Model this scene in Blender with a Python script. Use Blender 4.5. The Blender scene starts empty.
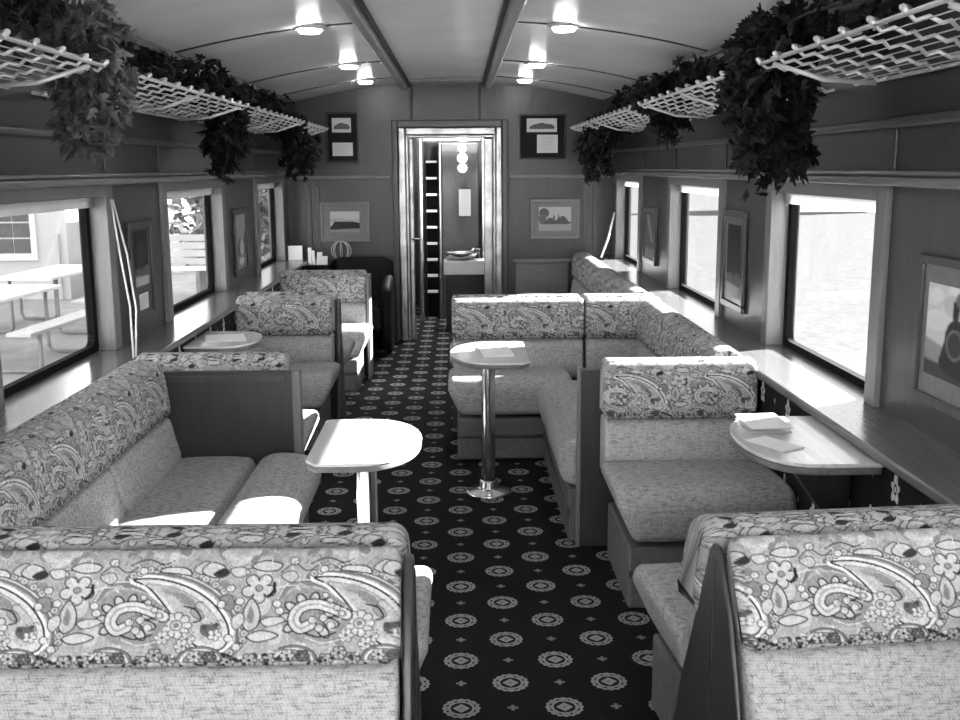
import bpy, bmesh, math, random
import numpy as np
from mathutils import Vector, Matrix
random.seed(7); rng = np.random.default_rng(7)
SC = bpy.context.scene
COL = SC.collection
PI = math.pi

# ------------------------------------------------------------------ helpers
def sock(nd, name):
    return nd.inputs[name]

class NT:
    """small helper around a material node tree"""
    def __init__(s, name):
        s.m = bpy.data.materials.new(name); s.m.use_nodes = True
        s.t = s.m.node_tree; s.t.nodes.clear()
        s.out = s.t.nodes.new('ShaderNodeOutputMaterial')
    def n(s, typ, **kw):
        nd = s.t.nodes.new(typ)
        for k, v in kw.items(): setattr(nd, k, v)
        return nd
    def set(s, inp, v):
        if isinstance(v, bpy.types.NodeSocket): s.t.links.new(v, inp)
        elif v is not None: inp.default_value = v
    def math(s, op, a, b=None, c=None):
        nd = s.n('ShaderNodeMath', operation=op)
        for i, v in enumerate((a, b, c)):
            if v is not None: s.set(nd.inputs[i], v)
        return nd.outputs[0]
    def add(s, a, b): return s.math('ADD', a, b)
    def sub(s, a, b): return s.math('SUBTRACT', a, b)
    def mul(s, a, b): return s.math('MULTIPLY', a, b)
    def lt(s, a, b): return s.math('LESS_THAN', a, b)
    def gt(s, a, b): return s.math('GREATER_THAN', a, b)
    def fr(s, a): return s.math('FRACT', a)
    def coords(s):
        g = s.n('ShaderNodeNewGeometry')
        x = s.n('ShaderNodeSeparateXYZ'); s.t.links.new(g.outputs['Position'], x.inputs[0])
        return x.outputs[0], x.outputs[1], x.outputs[2], g.outputs['Position']
    def noise(s, vec, scale, detail=3.0, rough=.55, stretch=None):
        if stretch:
            mp = s.n('ShaderNodeMapping'); mp.inputs['Scale'].default_value = stretch
            s.t.links.new(vec, mp.inputs['Vector']); vec = mp.outputs[0]
        nd = s.n('ShaderNodeTexNoise'); s.t.links.new(vec, nd.inputs['Vector'])
        nd.inputs['Scale'].default_value = scale; nd.inputs['Detail'].default_value = detail
        nd.inputs['Roughness'].default_value = rough
        return nd.outputs[0]
    def ramp(s, fac, stops):
        nd = s.n('ShaderNodeValToRGB'); s.t.links.new(fac, nd.inputs[0])
        cr = nd.color_ramp
        while len(cr.elements) < len(stops): cr.elements.new(.5)
        for e, (p, v) in zip(cr.elements, stops): e.position = p; e.color = (v, v, v, 1)
        return nd.outputs[0]
    def mixf(s, fac, a, b):
        # a*(1-fac)+b*fac on floats
        nd = s.n('ShaderNodeMix'); s.set(nd.inputs[0], fac); s.set(nd.inputs[2], a); s.set(nd.inputs[3], b)
        return nd.outputs[0]
    def gray(s, f):
        nd = s.n('ShaderNodeCombineColor')
        for i in range(3): s.set(nd.inputs[i], f)
        return nd.outputs[0]
    def bsdf(s, color, rough=.6, metal=0., spec=.5, bump=None, bstr=.2, bdist=.01, coat=0.):
        p = s.n('ShaderNodeBsdfPrincipled')
        s.set(p.inputs['Base Color'], color if isinstance(color, bpy.types.NodeSocket) else (color,)*3+(1,))
        s.set(p.inputs['Roughness'], rough); s.set(p.inputs['Metallic'], metal)
        s.set(p.inputs['Specular IOR Level'], spec)
        if coat: p.inputs['Coat Weight'].default_value = coat; p.inputs['Coat Roughness'].default_value = .15
        if bump is not None:
            b = s.n('ShaderNodeBump'); b.inputs['Strength'].default_value = bstr; b.inputs['Distance'].default_value = bdist
            s.t.links.new(bump, b.inputs['Height']); s.t.links.new(b.outputs[0], p.inputs['Normal'])
        s.t.links.new(p.outputs[0], s.out.inputs[0]); return p

def plain(name, v, rough=.6, metal=0., var=.12, scale=18., spec=.5, bump=0.):
    t = NT(name); x, y, z, pos = t.coords()
    n = t.noise(pos, scale)
    t.bsdf(t.ramp(n, [(.25, v*(1-var)), (.75, min(1, v*(1+var)))]), rough, metal, spec, n if bump else None, bump)
    return t.m
def wood(name, v, rough=.35, axis='z', var=.35, spec=.5):
    t = NT(name); x, y, z, pos = t.coords()
    st = {'z': (14, 14, 1.2), 'y': (14, 1.0, 14), 'x': (1., 14, 14)}[axis]
    n = t.noise(pos, 3.2, 5., .65, st); n2 = t.noise(pos, 1.6, 2.)
    f = t.add(t.mul(n, .7), t.mul(n2, .3))
    t.bsdf(t.ramp(f, [(.3, v*(1-var)), (.7, v*(1+var))]), rough, 0, spec, n, .06)
    return t.m
def attr_mat(name, rough=.9, weave=True):
    t = NT(name); x, y, z, pos = t.coords()
    a = t.n('ShaderNodeAttribute'); a.attribute_name = 'pat'
    n = t.noise(pos, 420., 2.)
    m = t.n('ShaderNodeMix', data_type='RGBA', blend_type='MULTIPLY')
    m.inputs[0].default_value = 1.
    t.t.links.new(a.outputs['Color'], m.inputs[6]); t.t.links.new(t.ramp(n, [(.3, .72 if weave else 1), (.7, 1.0)]), m.inputs[7])
    t.bsdf(m.outputs[2], rough, 0, .25, n if weave else None, .25, .003)
    return t.m
def weave_mat(name, v):
    """coarse linen: two crossed thread directions with uneven yarn"""
    t = NT(name); x, y, z, pos = t.coords()
    na = t.noise(pos, 1., 2., .6, (38, 60, 165)); nb = t.noise(pos, 1., 2., .6, (165, 60, 38)); nc = t.noise(pos, 260., 2.)
    P = .0078; yq = t.mul(y, .9)
    g = t.math('MINIMUM', t.math('SINE', t.mul(t.add(x, yq), 2*PI/P)), t.math('SINE', t.mul(t.add(z, yq), 2*PI/P)))
    f = t.add(t.mul(t.math('MINIMUM', na, nb), .60), t.add(t.mul(na, .2), t.mul(nc, .2)))
    f = t.add(f, t.add(t.mul(g, .055), .02))
    t.bsdf(t.ramp(f, [(.33, v*.50), (.45, v*.95), (.60, min(1, v*1.2))]), .95, 0, .15, f, .3, .004)
    return t.m
def emis(name, s):
    t = NT(name); e = t.n('ShaderNodeEmission'); e.inputs[1].default_value = s
    t.t.links.new(e.outputs[0], t.out.inputs[0]); return t.m
def glass_mat(name, k=.95):
    t = NT(name)
    tr = t.n('ShaderNodeBsdfTransparent'); tr.inputs[0].default_value = (k, k, k, 1)
    gl = t.n('ShaderNodeBsdfGlossy'); gl.inputs['Roughness'].default_value = .02
    lw = t.n('ShaderNodeLayerWeight'); lw.inputs[0].default_value = .5
    fr = t.add(t.mul(t.math('POWER', lw.outputs['Facing'], 5.), .35), .02)
    mx = t.n('ShaderNodeMixShader'); t.t.links.new(fr, mx.inputs[0])
    t.t.links.new(tr.outputs[0], mx.inputs[1]); t.t.links.new(gl.outputs[0], mx.inputs[2])
    t.t.links.new(mx.outputs[0], t.out.inputs[0]); return t.m

class MB:
    """mesh collector"""
    def __init__(s): s.v = []; s.f = []; s.c = None
    def box(s, x0, x1, y0, y1, z0, z1):
        b = len(s.v)
        s.v += [(x, y, z) for x in (x0, x1) for y in (y0, y1) for z in (z0, z1)]
        for q in ((0,1,3,2),(4,6,7,5),(0,4,5,1),(2,3,7,6),(0,2,6,4),(1,5,7,3)): s.f.append(tuple(b+i for i in q))
        return s
    def tube(s, pts, r, n=8, cap=True):
        pts = [Vector(p) for p in pts]; b = len(s.v)
        rs = r if isinstance(r, (list, tuple)) else [r]*len(pts)
        up = None
        for i, p in enumerate(pts):
            d = (pts[min(i+1, len(pts)-1)] - pts[max(i-1, 0)]).normalized()
            if up is None or abs(d.dot(up)) > .95: up = Vector((0,0,1)) if abs(d.z) < .9 else Vector((1,0,0))
            a = d.cross(up).normalized(); c = a.cross(d).normalized(); up = c
            for k in range(n):
                t = 2*PI*k/n; s.v.append(tuple(p + (a*math.cos(t) + c*math.sin(t))*rs[i]))
        for i in range(len(pts)-1):
            for k in range(n):
                s.f.append((b+i*n+k, b+i*n+(k+1) % n, b+(i+1)*n+(k+1) % n, b+(i+1)*n+k))
        if cap:
            s.f.append(tuple(b+k for k in range(n))[::-1]); s.f.append(tuple(b+(len(pts)-1)*n+k for k in range(n)))
        return s
    def lathe(s, prof, c, n=28):
        b = len(s.v); m = len(prof)
        for k in range(n):
            t = 2*PI*k/n
            for r, z in prof: s.v.append((c[0]+r*math.cos(t), c[1]+r*math.sin(t), c[2]+z))
        for k in range(n):
            k2 = (k+1) % n
            for i in range(m-1): s.f.append((b+k*m+i, b+k2*m+i, b+k2*m+i+1, b+k*m+i+1))
        s.f.append(tuple(b+k*m for k in range(n))[::-1]); s.f.append(tuple(b+k*m+m-1 for k in range(n)))
        return s
    def prism(s, poly, fn, a, b_):
        """extrude a 2-D polygon between a and b_ ; fn(p, q, w) -> xyz"""
        b = len(s.v); n = len(poly)
        for w in (a, b_): s.v += [tuple(fn(p, q, w)) for p, q in poly]
        s.f.append(tuple(b+i for i in range(n))[::-1]); s.f.append(tuple(b+n+i for i in range(n)))
        for i in range(n): j = (i+1) % n; s.f.append((b+i, b+j, b+n+j, b+n+i))
        return s
    def build(s, name, mat, parent=None, smooth=False, bevel=0., seg=2, recalc=True):
        me = bpy.data.meshes.new(name)
        L = Vector(parent['_loc']) if parent is not None else Vector((0,0,0))
        if parent is None:
            # origin at the middle of the base
            a = np.array(s.v); o = Vector(((a[:,0].min()+a[:,0].max())/2, (a[:,1].min()+a[:,1].max())/2, a[:,2].min())); L = o
        me.from_pydata([(p[0]-L.x, p[1]-L.y, p[2]-L.z) for p in s.v], [], s.f)
        if recalc:
            bm = bmesh.new(); bm.from_mesh(me); bmesh.ops.recalc_face_normals(bm, faces=bm.faces); bm.to_mesh(me); bm.free()
        if s.c is not None:
            at = me.color_attributes.new('pat', 'FLOAT_COLOR', 'POINT')
            c = np.ones((len(s.v), 4), dtype=np.float32); c[:, :3] = np.asarray(s.c, dtype=np.float32)[:, None]
            at.data.foreach_set('color', c.ravel())
        me.materials.append(mat)
        if smooth: me.shade_smooth()
        o = bpy.data.objects.new(name, me); COL.objects.link(o)
        if parent is not None: o.parent = root_of(parent); 
        else: o.location = L
        if bevel:
            m = o.modifiers.new('edge', 'BEVEL'); m.width = bevel; m.segments = seg; m.limit_method = 'ANGLE'; m.angle_limit = .6
            me.shade_smooth()
            w = o.modifiers.new('wn', 'WEIGHTED_NORMAL'); w.keep_sharp = True
        return Part(o, L)

class Part(dict):
    """handle: the object plus the world position its geometry is relative to"""
    def __init__(s, o, L): super().__init__(_loc=tuple(L)); s.o = o
def root_of(p): return p.o
def thing(name, label, cat, loc, group=None):
    o = bpy.data.objects.new(name, None); COL.objects.link(o); o.location = loc; o.empty_display_size = .1
    o['label'] = label; o['category'] = cat
    if group: o['group'] = group
    return Part(o, Vector(loc))
def tag(p, label, cat, group=None, kind=None):
    p.o['label'] = label; p.o['category'] = cat
    if group: p.o['group'] = group
    if kind: p.o['kind'] = kind
    return p
def struct(p, label=None):
    p.o['kind'] = 'structure'
    if label: p.o['label'] = label; 
    return p

# ------------------------------------------------------------------ raster painter for woven and printed patterns
class Ras:
    def __init__(s, w, h, v, wrap=False):
        s.w, s.h, s.wrap = w, h, wrap; s.a = np.full((h, w), v, dtype=np.float32)
    def shape(s, pts, fill=None, edge=None, lw=3., closed=True):
        P = np.array(pts, dtype=float); pad = lw+2
        x0, y0 = np.floor(P.min(0)-pad).astype(int); x1, y1 = np.ceil(P.max(0)+pad).astype(int)
        y0 = max(y0, 0); y1 = min(y1, s.h)
        if not s.wrap: x0 = max(x0, 0); x1 = min(x1, s.w)
        if x1 <= x0 or y1 <= y0: return s
        X, Y = np.meshgrid(np.arange(x0, x1)+.5, np.arange(y0, y1)+.5)
        xi = np.mod(np.arange(x0, x1), s.w)
        sub = s.a[y0:y1][:, xi]
        A = P; B = np.roll(P, -1, 0)
        if not closed: A = A[:-1]; B = B[:-1]
        d = np.full(X.shape, 1e9); ins = np.zeros(X.shape, bool)
        for (ax, ay), (bx, by) in zip(A, B):
            ex, ey = bx-ax, by-ay; L = ex*ex+ey*ey+1e-9
            t = np.clip(((X-ax)*ex+(Y-ay)*ey)/L, 0, 1)
            d = np.minimum(d, np.hypot(X-ax-t*ex, Y-ay-t*ey))
            if closed:
                c = ((ay > Y) != (by > Y)) & (X < (bx-ax)*(Y-ay)/(by-ay+1e-12)+ax); ins ^= c
        if fill is not None and closed:
            k = np.where(ins, 1., np.clip(.8-d, 0, 1)); sub = sub*(1-k)+fill*k
        if edge is not None:
            k = np.clip(lw/2+.6-d, 0, 1); sub = sub*(1-k)+edge*k
        s.a[y0:y1][:, xi] = sub
        blk = s.a[y0:y1]; blk[:, xi] = sub
        return s
    def spline(s, pts, n=8, closed=True, **kw):
        return s.shape(catmull(pts, n, closed), closed=closed, **kw)
    def ell(s, x, y, rx, ry=None, rot=0., n=22, **kw):
        ry = ry or rx; c, q = math.cos(rot), math.sin(rot)
        pts = [(x+rx*math.cos(t)*c-ry*math.sin(t)*q, y+rx*math.cos(t)*q+ry*math.sin(t)*c) for t in np.linspace(0, 2*PI, n, endpoint=False)]
        return s.shape(pts, **kw)
    def flower(s, x, y, R, n, pr, fill=.66, edge=.1, lw=3, ctr=.3, rot=0.):
        for k in range(n):
            t = rot+2*PI*k/n; s.ell(x+R*math.cos(t), y+R*math.sin(t), pr, fill=fill, edge=edge, lw=lw)
        s.ell(x, y, R*.72, fill=fill, n=18); s.ell(x, y, R*.32, fill=ctr, edge=edge, lw=lw*.7)
        return s
    def sample(s, x, y):
        x = np.asarray(x, float)-.5; y = np.asarray(y, float)-.5
        x0 = np.floor(x).astype(int); y0 = np.floor(y).astype(int); fx = x-x0; fy = y-y0
        if s.wrap: xa = np.mod(x0, s.w); xb = np.mod(x0+1, s.w)
        else: xa = np.clip(x0, 0, s.w-1); xb = np.clip(x0+1, 0, s.w-1)
        ya = np.clip(y0, 0, s.h-1); yb = np.clip(y0+1, 0, s.h-1); a = s.a
        return (a[ya, xa]*(1-fx)+a[ya, xb]*fx)*(1-fy)+(a[yb, xa]*(1-fx)+a[yb, xb]*fx)*fy
def catmull(pts, n=8, closed=True):
    P = [np.array(p, float) for p in pts]; N = len(P); out = []
    rngi = range(N) if closed else range(N-1)
    for i in rngi:
        if closed: p0, p1, p2, p3 = P[i-1], P[i], P[(i+1) % N], P[(i+2) % N]
        else: p0, p1, p2, p3 = P[max(i-1, 0)], P[i], P[i+1], P[min(i+2, N-1)]
        for k in range(n):
            t = k/n
            out.append(tuple(.5*((2*p1)+(-p0+p2)*t+(2*p0-5*p1+4*p2-p3)*t*t+(-p0+3*p1-3*p2+p3)*t**3)))
    if not closed: out.append(tuple(P[-1]))
    return out

# paisley repeat: 546 px wide = 0.364 m ; the front of the band is rows 240..610, the ledge on top rows 0..240
def make_paisley():
    r = Ras(546, 620, .50, True); O = 50            # crop rows + O -> raster rows
    R2 = random.Random(3)
    LT, MD, DK = .74, .26, .035
    # mottled ground
    for _ in range(260):
        r.ell(R2.uniform(0, 546), R2.uniform(0, 620), R2.uniform(10, 34), R2.uniform(7, 20), R2.uniform(0, 3), fill=R2.choice([.34, .44, .40, .60, .64, .5]))
    def S(pts, **k): r.spline([(x, y+O) for x, y in pts], 6, **k)
    def C(pts, w, v): r.shape([(x, y+O) for x, y in catmull(pts, 7, False)], edge=v, lw=w, closed=False)
    def F(x, y, *a, **k): r.flower(x, y+O, *a, **k)
    def E(x, y, *a, **k): r.ell(x, y+O, *a, **k)
    # echo lines round the drop
    outer = [(388, 262), (470, 238), (575, 262), (665, 322), (722, 410), (728, 490), (690, 530)]
    C(outer, 26, MD); C(outer, 4, LT)
    C([(300, 330), (330, 290), (400, 285), (460, 310)], 20, .30); C([(290, 345), (325, 282), (400, 272)], 4, LT)
    C([(250, 350), (290, 300), (350, 290)], 3, .8)
    # the drop
    drop = [(402, 266), (475, 264), (565, 292), (640, 345), (688, 415), (697, 470), (676, 506), (628, 510), (585, 480), (550, 440), (520, 385), (485, 335), (445, 290)]
    S(drop, edge=.84, lw=26); S(drop, fill=.70, edge=DK, lw=6)
    S([(430, 278), (540, 300), (640, 372), (672, 455), (640, 490), (590, 455), (545, 400), (490, 320)], fill=.56)
    ins = [(450, 280), (540, 300), (620, 355), (668, 420), (676, 465)]
    C(ins, 3, .36); C([(500, 305), (560, 330), (600, 380)], 16, .42)
    E(560, 335, 40, 15, .55, fill=.36); E(525, 300, 22, 9, .4, fill=.44); E(600, 385, 26, 14, .8, fill=.40, edge=.12, lw=2)
    E(640, 445, 30, 22, .4, fill=.22); F(655, 458, 13, 5, 8, fill=.72, edge=.1, lw=2); E(622, 432, 10, fill=.14); E(660, 425, 7, fill=.14)
    C([(560, 360), (595, 372), (612, 405), (590, 415)], 5, DK)
    F(540, 425, 33, 9, 13, fill=.68, edge=.1, lw=3, ctr=.5); E(540, 425, 18, fill=.6, edge=.12, lw=3); E(540, 425, 8, fill=.3)
    for x, y in ((575, 470), (500, 465), (560, 495)): F(x, y, 15, 6, 9, fill=.66, edge=.14, lw=2.5)
    # curl with petals
    S([(300, 400), (320, 325), (390, 300), (470, 335), (520, 400), (450, 480), (350, 480)], fill=.40)
    for k in range(9):
        t = PI*.82+k*PI*1.18/8*1.25
        E(392+64*math.cos(t)*1.05, 402+62*math.sin(t), 24, 14, t, fill=.62, edge=.05, lw=5)
    curl = [(500, 395), (455, 372), (405, 358), (360, 372), (343, 410), (362, 440), (392, 428)]
    C(curl, 40, DK); C(curl, 31, .70); C(curl, 6, .42)
    for x, y in ((400, 412), (432, 405), (420, 440), (455, 430)): E(x, y, 13, fill=.64, edge=.12, lw=3)
    C([(375, 455), (420, 470), (470, 455)], 5, DK); C([(380, 470), (430, 490), (480, 480)], 4, LT)
    # beads on the outer edge
    for i, (x, y) in enumerate(catmull(outer, 3, False)):
        E(x+12, y-12, 12, fill=.60, edge=.16, lw=3); E(x+12, y-12, 4, fill=.3)
    for x, y in ((470, 340), (490, 365), (455, 322), (505, 385)): E(x-18, y+6, 10, fill=.7, edge=.12, lw=3)
    # flowers and leaves between the drops
    for x, y in ((235, 300),):
        F(x, y, 34, 5, 19, fill=.64, edge=.09, lw=4, ctr=.4, rot=.3); C([(x+28, y+30), (x+45, y+10), (x+46, y-16)], 10, DK)
    S([(213, 335), (240, 378), (236, 428), (206, 446), (186, 404)], fill=.6, edge=DK, lw=4); S([(212, 362), (224, 392), (218, 420), (203, 408)], fill=.34)
    S([(160, 400), (186, 385), (196, 410), (176, 440), (160, 430)], fill=.62, edge=.1, lw=3)
    S([(245, 412), (285, 398), (318, 408), (296, 425), (262, 432)], fill=.66, edge=DK, lw=3); S([(205, 462), (250, 446), (298, 462), (262, 480), (225, 482)], fill=.66, edge=DK, lw=4)
    S([(120, 330), (150, 322), (165, 355), (150, 378), (126, 362)], fill=.34, edge=.12, lw=3); S([(300, 255), (335, 240), (352, 262), (330, 282)], fill=.58, edge=.1, lw=3)
    for x, y in ((125, 355), (150, 300), (292, 355), (180, 345), (300, 380), (150, 470), (175, 500)): E(x, y, 13, fill=.7, edge=.12, lw=3)
    # bottom row of half rosettes
    for cx in (345, 70):
        for R_, v in ((72, .3), (60, LT), (50, .36)):
            r.shape([(cx+R_*math.cos(t), 548+O-R_*.72*math.sin(t)) for t in np.linspace(0, PI, 16)], fill=v, edge=.1 if v != LT else None, lw=3)
        F(cx-18, 530, 14, 6, 8, fill=.6, edge=.06, lw=2.5, ctr=.05); F(cx+28, 532, 13, 6, 8, fill=.22, edge=.05, lw=3, ctr=.6)
    for x, y in ((215, 545), (480, 524), (270, 545), (150, 550), (440, 548), (520, 545)): F(x, y, 15, 6, 9, fill=.5, edge=.06, lw=3, ctr=.1)
    for i in range(36): E(R2.uniform(0, 546), R2.uniform(525, 568), R2.uniform(5, 11), R2.uniform(4, 8), R2.uniform(0, 3), fill=R2.choice([.05, .12, .08, .7]))
    # upper leaves, then the ledge on top
    for ox, oy in ((0, 0), (260, -112), (110, -190), (380, -235), (0, -240)):
        def S2(p, **k): S([(x+ox, y+oy) for x, y in p], **k)
        S2([(480, 238), (505, 222), (560, 228), (575, 252), (530, 246)], fill=.66, edge=DK, lw=4)
        S2([(580, 235), (612, 205), (640, 212), (655, 232), (622, 252)], fill=.58, edge=DK, lw=3)
        S2([(210, 222), (250, 204), (300, 215), (290, 236), (245, 240)], fill=.64, edge=DK, lw=4)
        S2([(60, 240), (85, 208), (125, 220), (130, 246), (100, 262)], fill=.6, edge=.07, lw=4)
        S2([(640, 250), (672, 228), (690, 246), (668, 262)], fill=.08)
        S2([(145, 235), (180, 225), (205, 245), (170, 262)], fill=.66, edge=.1, lw=3)
        C([(x+ox, y+oy) for x, y in ((390, 215), (440, 195), (490, 212), (520, 200))], 4, DK)
        C([(x+ox, y+oy) for x, y in ((300, 245), (340, 215), (380, 240), (420, 215))], 4, .1)
        E(340+ox, 205+oy, 14, fill=.68, edge=.1, lw=3); E(430+ox, 235+oy, 13, fill=.7, edge=.1, lw=3)
    for _ in range(60):
        x, y = R2.uniform(0, 546), R2.uniform(-50, 545); t = R2.uniform(0, 6.3); l = R2.uniform(8, 20)
        C([(x, y), (x+l*math.cos(t), y+l*math.sin(t)), (x+l*1.7*math.cos(t+.7), y+l*1.7*math.sin(t+.7))], 2.5, R2.choice([.08, .15, .78]))
    a = r.a
    for ax in (0, 1): a = .5*a+.25*(np.roll(a, 1, ax)+np.roll(a, -1, ax))
    g = np.random.default_rng(5).normal(0, 1, a.shape); g = .5*g+.25*(np.roll(g, 1, 0)+np.roll(g, 1, 1))
    g2 = np.repeat(np.repeat(np.random.default_rng(6).normal(0, 1, (62, 91)), 10, 0), 6, 1)
    a = a*(1+.07*g+.07*g2[:620, :546])
    r.a = np.clip(a, 0.01, 1)**1.4
    return r
PAIS = make_paisley()
def paisley(s, t):
    """s along the band in m, t upward from its lower edge in m"""
    return PAIS.sample(s*1500+130, 615-t*1750)

# ------------------------------------------------------------------ upholstery: a side profile run along a width, ends rounded
def resample(poly, d):
    P = np.array(poly+[poly[0]], float); L = np.hypot(*np.diff(P, axis=0).T); cum = np.concatenate([[0], np.cumsum(L)])
    n = max(12, int(round(cum[-1]/d))); s = np.linspace(0, cum[-1], n, endpoint=False)
    return np.stack([np.interp(s, cum, P[:, 0]), np.interp(s, cum, P[:, 1])], 1), s
def pad(prof, fmap, w0, w1, r, d=.02, dw=None, smooth=4, pattern=None, puff=0., side=None):
    """prof: closed (u, z) control polygon, counter-clockwise or not ; fmap(u, w, z) -> world"""
    P, s = resample(catmull(prof, smooth), d)
    a = .5*np.sum(P[:, 0]*np.roll(P[:, 1], -1)-np.roll(P[:, 0], -1)*P[:, 1])
    T = np.roll(P, -1, 0)-np.roll(P, 1, 0); T /= np.linalg.norm(T, axis=1)[:, None]+1e-9
    N = np.stack([T[:, 1], -T[:, 0]], 1)*(1 if a > 0 else -1)
    dw = dw or d; nw = max(2, int(round((w1-w0-2*r)/dw)))
    st = []
    K = 5
    for k in range(K+1): t = PI/2*k/K; st.append((w0+r*(1-math.sin(t)), r*(1-math.cos(t))) if False else (w0+r*(1-math.cos(t)), r*(1-math.sin(t))))
    for k in range(1, nw): st.append((w0+r+(w1-w0-2*r)*k/nw, 0.))
    for k in range(K+1): t = PI/2*(K-k)/K; st.append((w1-r*(1-math.cos(t)), r*(1-math.sin(t))))
    mb = MB(); n = len(P); V = []; Cc = []
    for w, ins in st:
        q = P-N*ins
        if puff: q = q+N*(puff*math.sin(PI*min(1, max(0, (w-w0)/(w1-w0))))**.6)
        for i in range(n):
            ww = w
            if side: ww = side(w, q[i, 1])
            V.append(tuple(fmap(q[i, 0], ww, q[i, 1])))
        if pattern is not None: Cc.append(pattern(np.full(n, w), s, P))
    mb.v = V
    for j in range(len(st)-1):
        for i in range(n):
            i2 = (i+1) % n; mb.f.append((j*n+i, j*n+i2, (j+1)*n+i2, (j+1)*n+i))
    mb.f.append(tuple(range(n))[::-1]); mb.f.append(tuple((len(st)-1)*n+i for i in range(n)))
    if pattern is not None: mb.c = np.concatenate(Cc)
    return mb

# ------------------------------------------------------------------ materials (the photograph is black and white: all greys)
M = {}
M['wall'] = wood('walnut panelling', .048, .32, 'z', .3)
M['wall_y'] = wood('walnut panelling lengthwise', .06, .3, 'y', .3)
M['wall_x'] = wood('walnut panelling across', .085, .32, 'x', .3)
M['dark_wood'] = wood('dark frieze wood', .018, .4, 'y', .35)
M['trim'] = wood('moulding wood', .16, .25, 'y', .2)
M['frame_wood'] = wood('window casing wood', .17, .35, 'z', .25)
M['sill'] = wood('varnished sill', .13, .22, 'y', .25, .6)
M['ceiling'] = plain('painted ceiling', .88, .28, 0, .10, 2.2, .5)
M['beam'] = plain('ceiling beam paint', .36, .35, 0, .08)
M['darkline'] = plain('dark batten', .03, .5)
M['panel'] = wood('bench end wood', .034, .35, 'z', .35)
M['weave'] = weave_mat('beige weave', .41)
M['seat'] = weave_mat('seat cushion cloth', .34)
M['base'] = plain('bench plinth cloth', .10, .8, 0, .2, 40.)
M['paisley'] = attr_mat('paisley tapestry')
M['print'] = attr_mat('printed paper', .6, False)
M['metal'] = plain('polished steel', .75, .16, 1., .05)
M['brass'] = plain('polished door metal', .36, .3, 1., .45, 7.)
M['wire'] = plain('silvered rack wire', .62, .35, .35, .1)
M['top'] = plain('pale table laminate', .62, .18, 0, .05, 8.)
M['top_dark'] = wood('wall table veneer', .62, .2, 'y', .2)
M['edge'] = wood('table edge wood', .14, .3, 'y', .4)
M['paper'] = plain('white paper', .82, .7, 0, .03)
M['black'] = plain('black leather', .005, .6, 0, .3, 18., .2)
M['blackframe'] = plain('black frame', .012, .3)
M['frame'] = wood('picture frame wood', .05, .3, 'z', .3)
M['frame_light'] = wood('grey picture frame', .17, .3, 'x', .25)
M['matboard'] = plain('grey mount board', .20, .8)
M['gasket'] = plain('black window rubber', .008, .9, 0, .1, 18., .1)
M['cord'] = plain('white cord', .7, .8)
M['shade'] = plain('pale rolled blind', .7, .8)
_t = M['shade'].node_tree; _tl = _t.nodes.new('ShaderNodeBsdfTranslucent'); _mx = _t.nodes.new('ShaderNodeMixShader'); _mx.inputs[0].default_value = .5
_p = [n for n in _t.nodes if n.type == 'BSDF_PRINCIPLED'][0]; _o = [n for n in _t.nodes if n.type == 'OUTPUT_MATERIAL'][0]
_tl.inputs[0].default_value = (.8, .8, .8, 1); _t.links.new(_p.outputs[0], _mx.inputs[1]); _t.links.new(_tl.outputs[0], _mx.inputs[2]); _t.links.new(_mx.outputs[0], _o.inputs[0])
M['glass'] = glass_mat('window glass')
M['lamp'] = emis('lamp diffuser', 26.)
M['lamp_rim'] = plain('lamp rim', .6, .35, .3)
M['leaf'] = plain('dark ivy leaf', .007, .7, 0, .7, 30., .25)
M['leaf_grey'] = plain('greyish ivy leaf', .05, .6, 0, .6, 24.)
M['stem'] = plain('vine stem', .03, .8)
M['gravel'] = plain('pale gravel', .105, .95, 0, .22, 5., 0.)
M['bounce_ground'] = plain('pale concrete', .80, .95, 0, .1, 3., 0.)  # for unseen ground behind the car, kept pale as a reflector
M['paving'] = plain('grey paving', .30, .9, 0, .18, 2.5)
M['render'] = plain('light wall render', .50, .9, 0, .06, 3.)
M['white'] = plain('white paint', .8, .6, 0, .04)
M['pane'] = plain('dark pane', .06, .1)
M['grey'] = plain('mid grey paint', .22, .6)
M['shrub'] = plain('shrub leaf', .16, .7, 0, .7, 14.)
M['bark'] = plain('bark', .12, .9)

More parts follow.
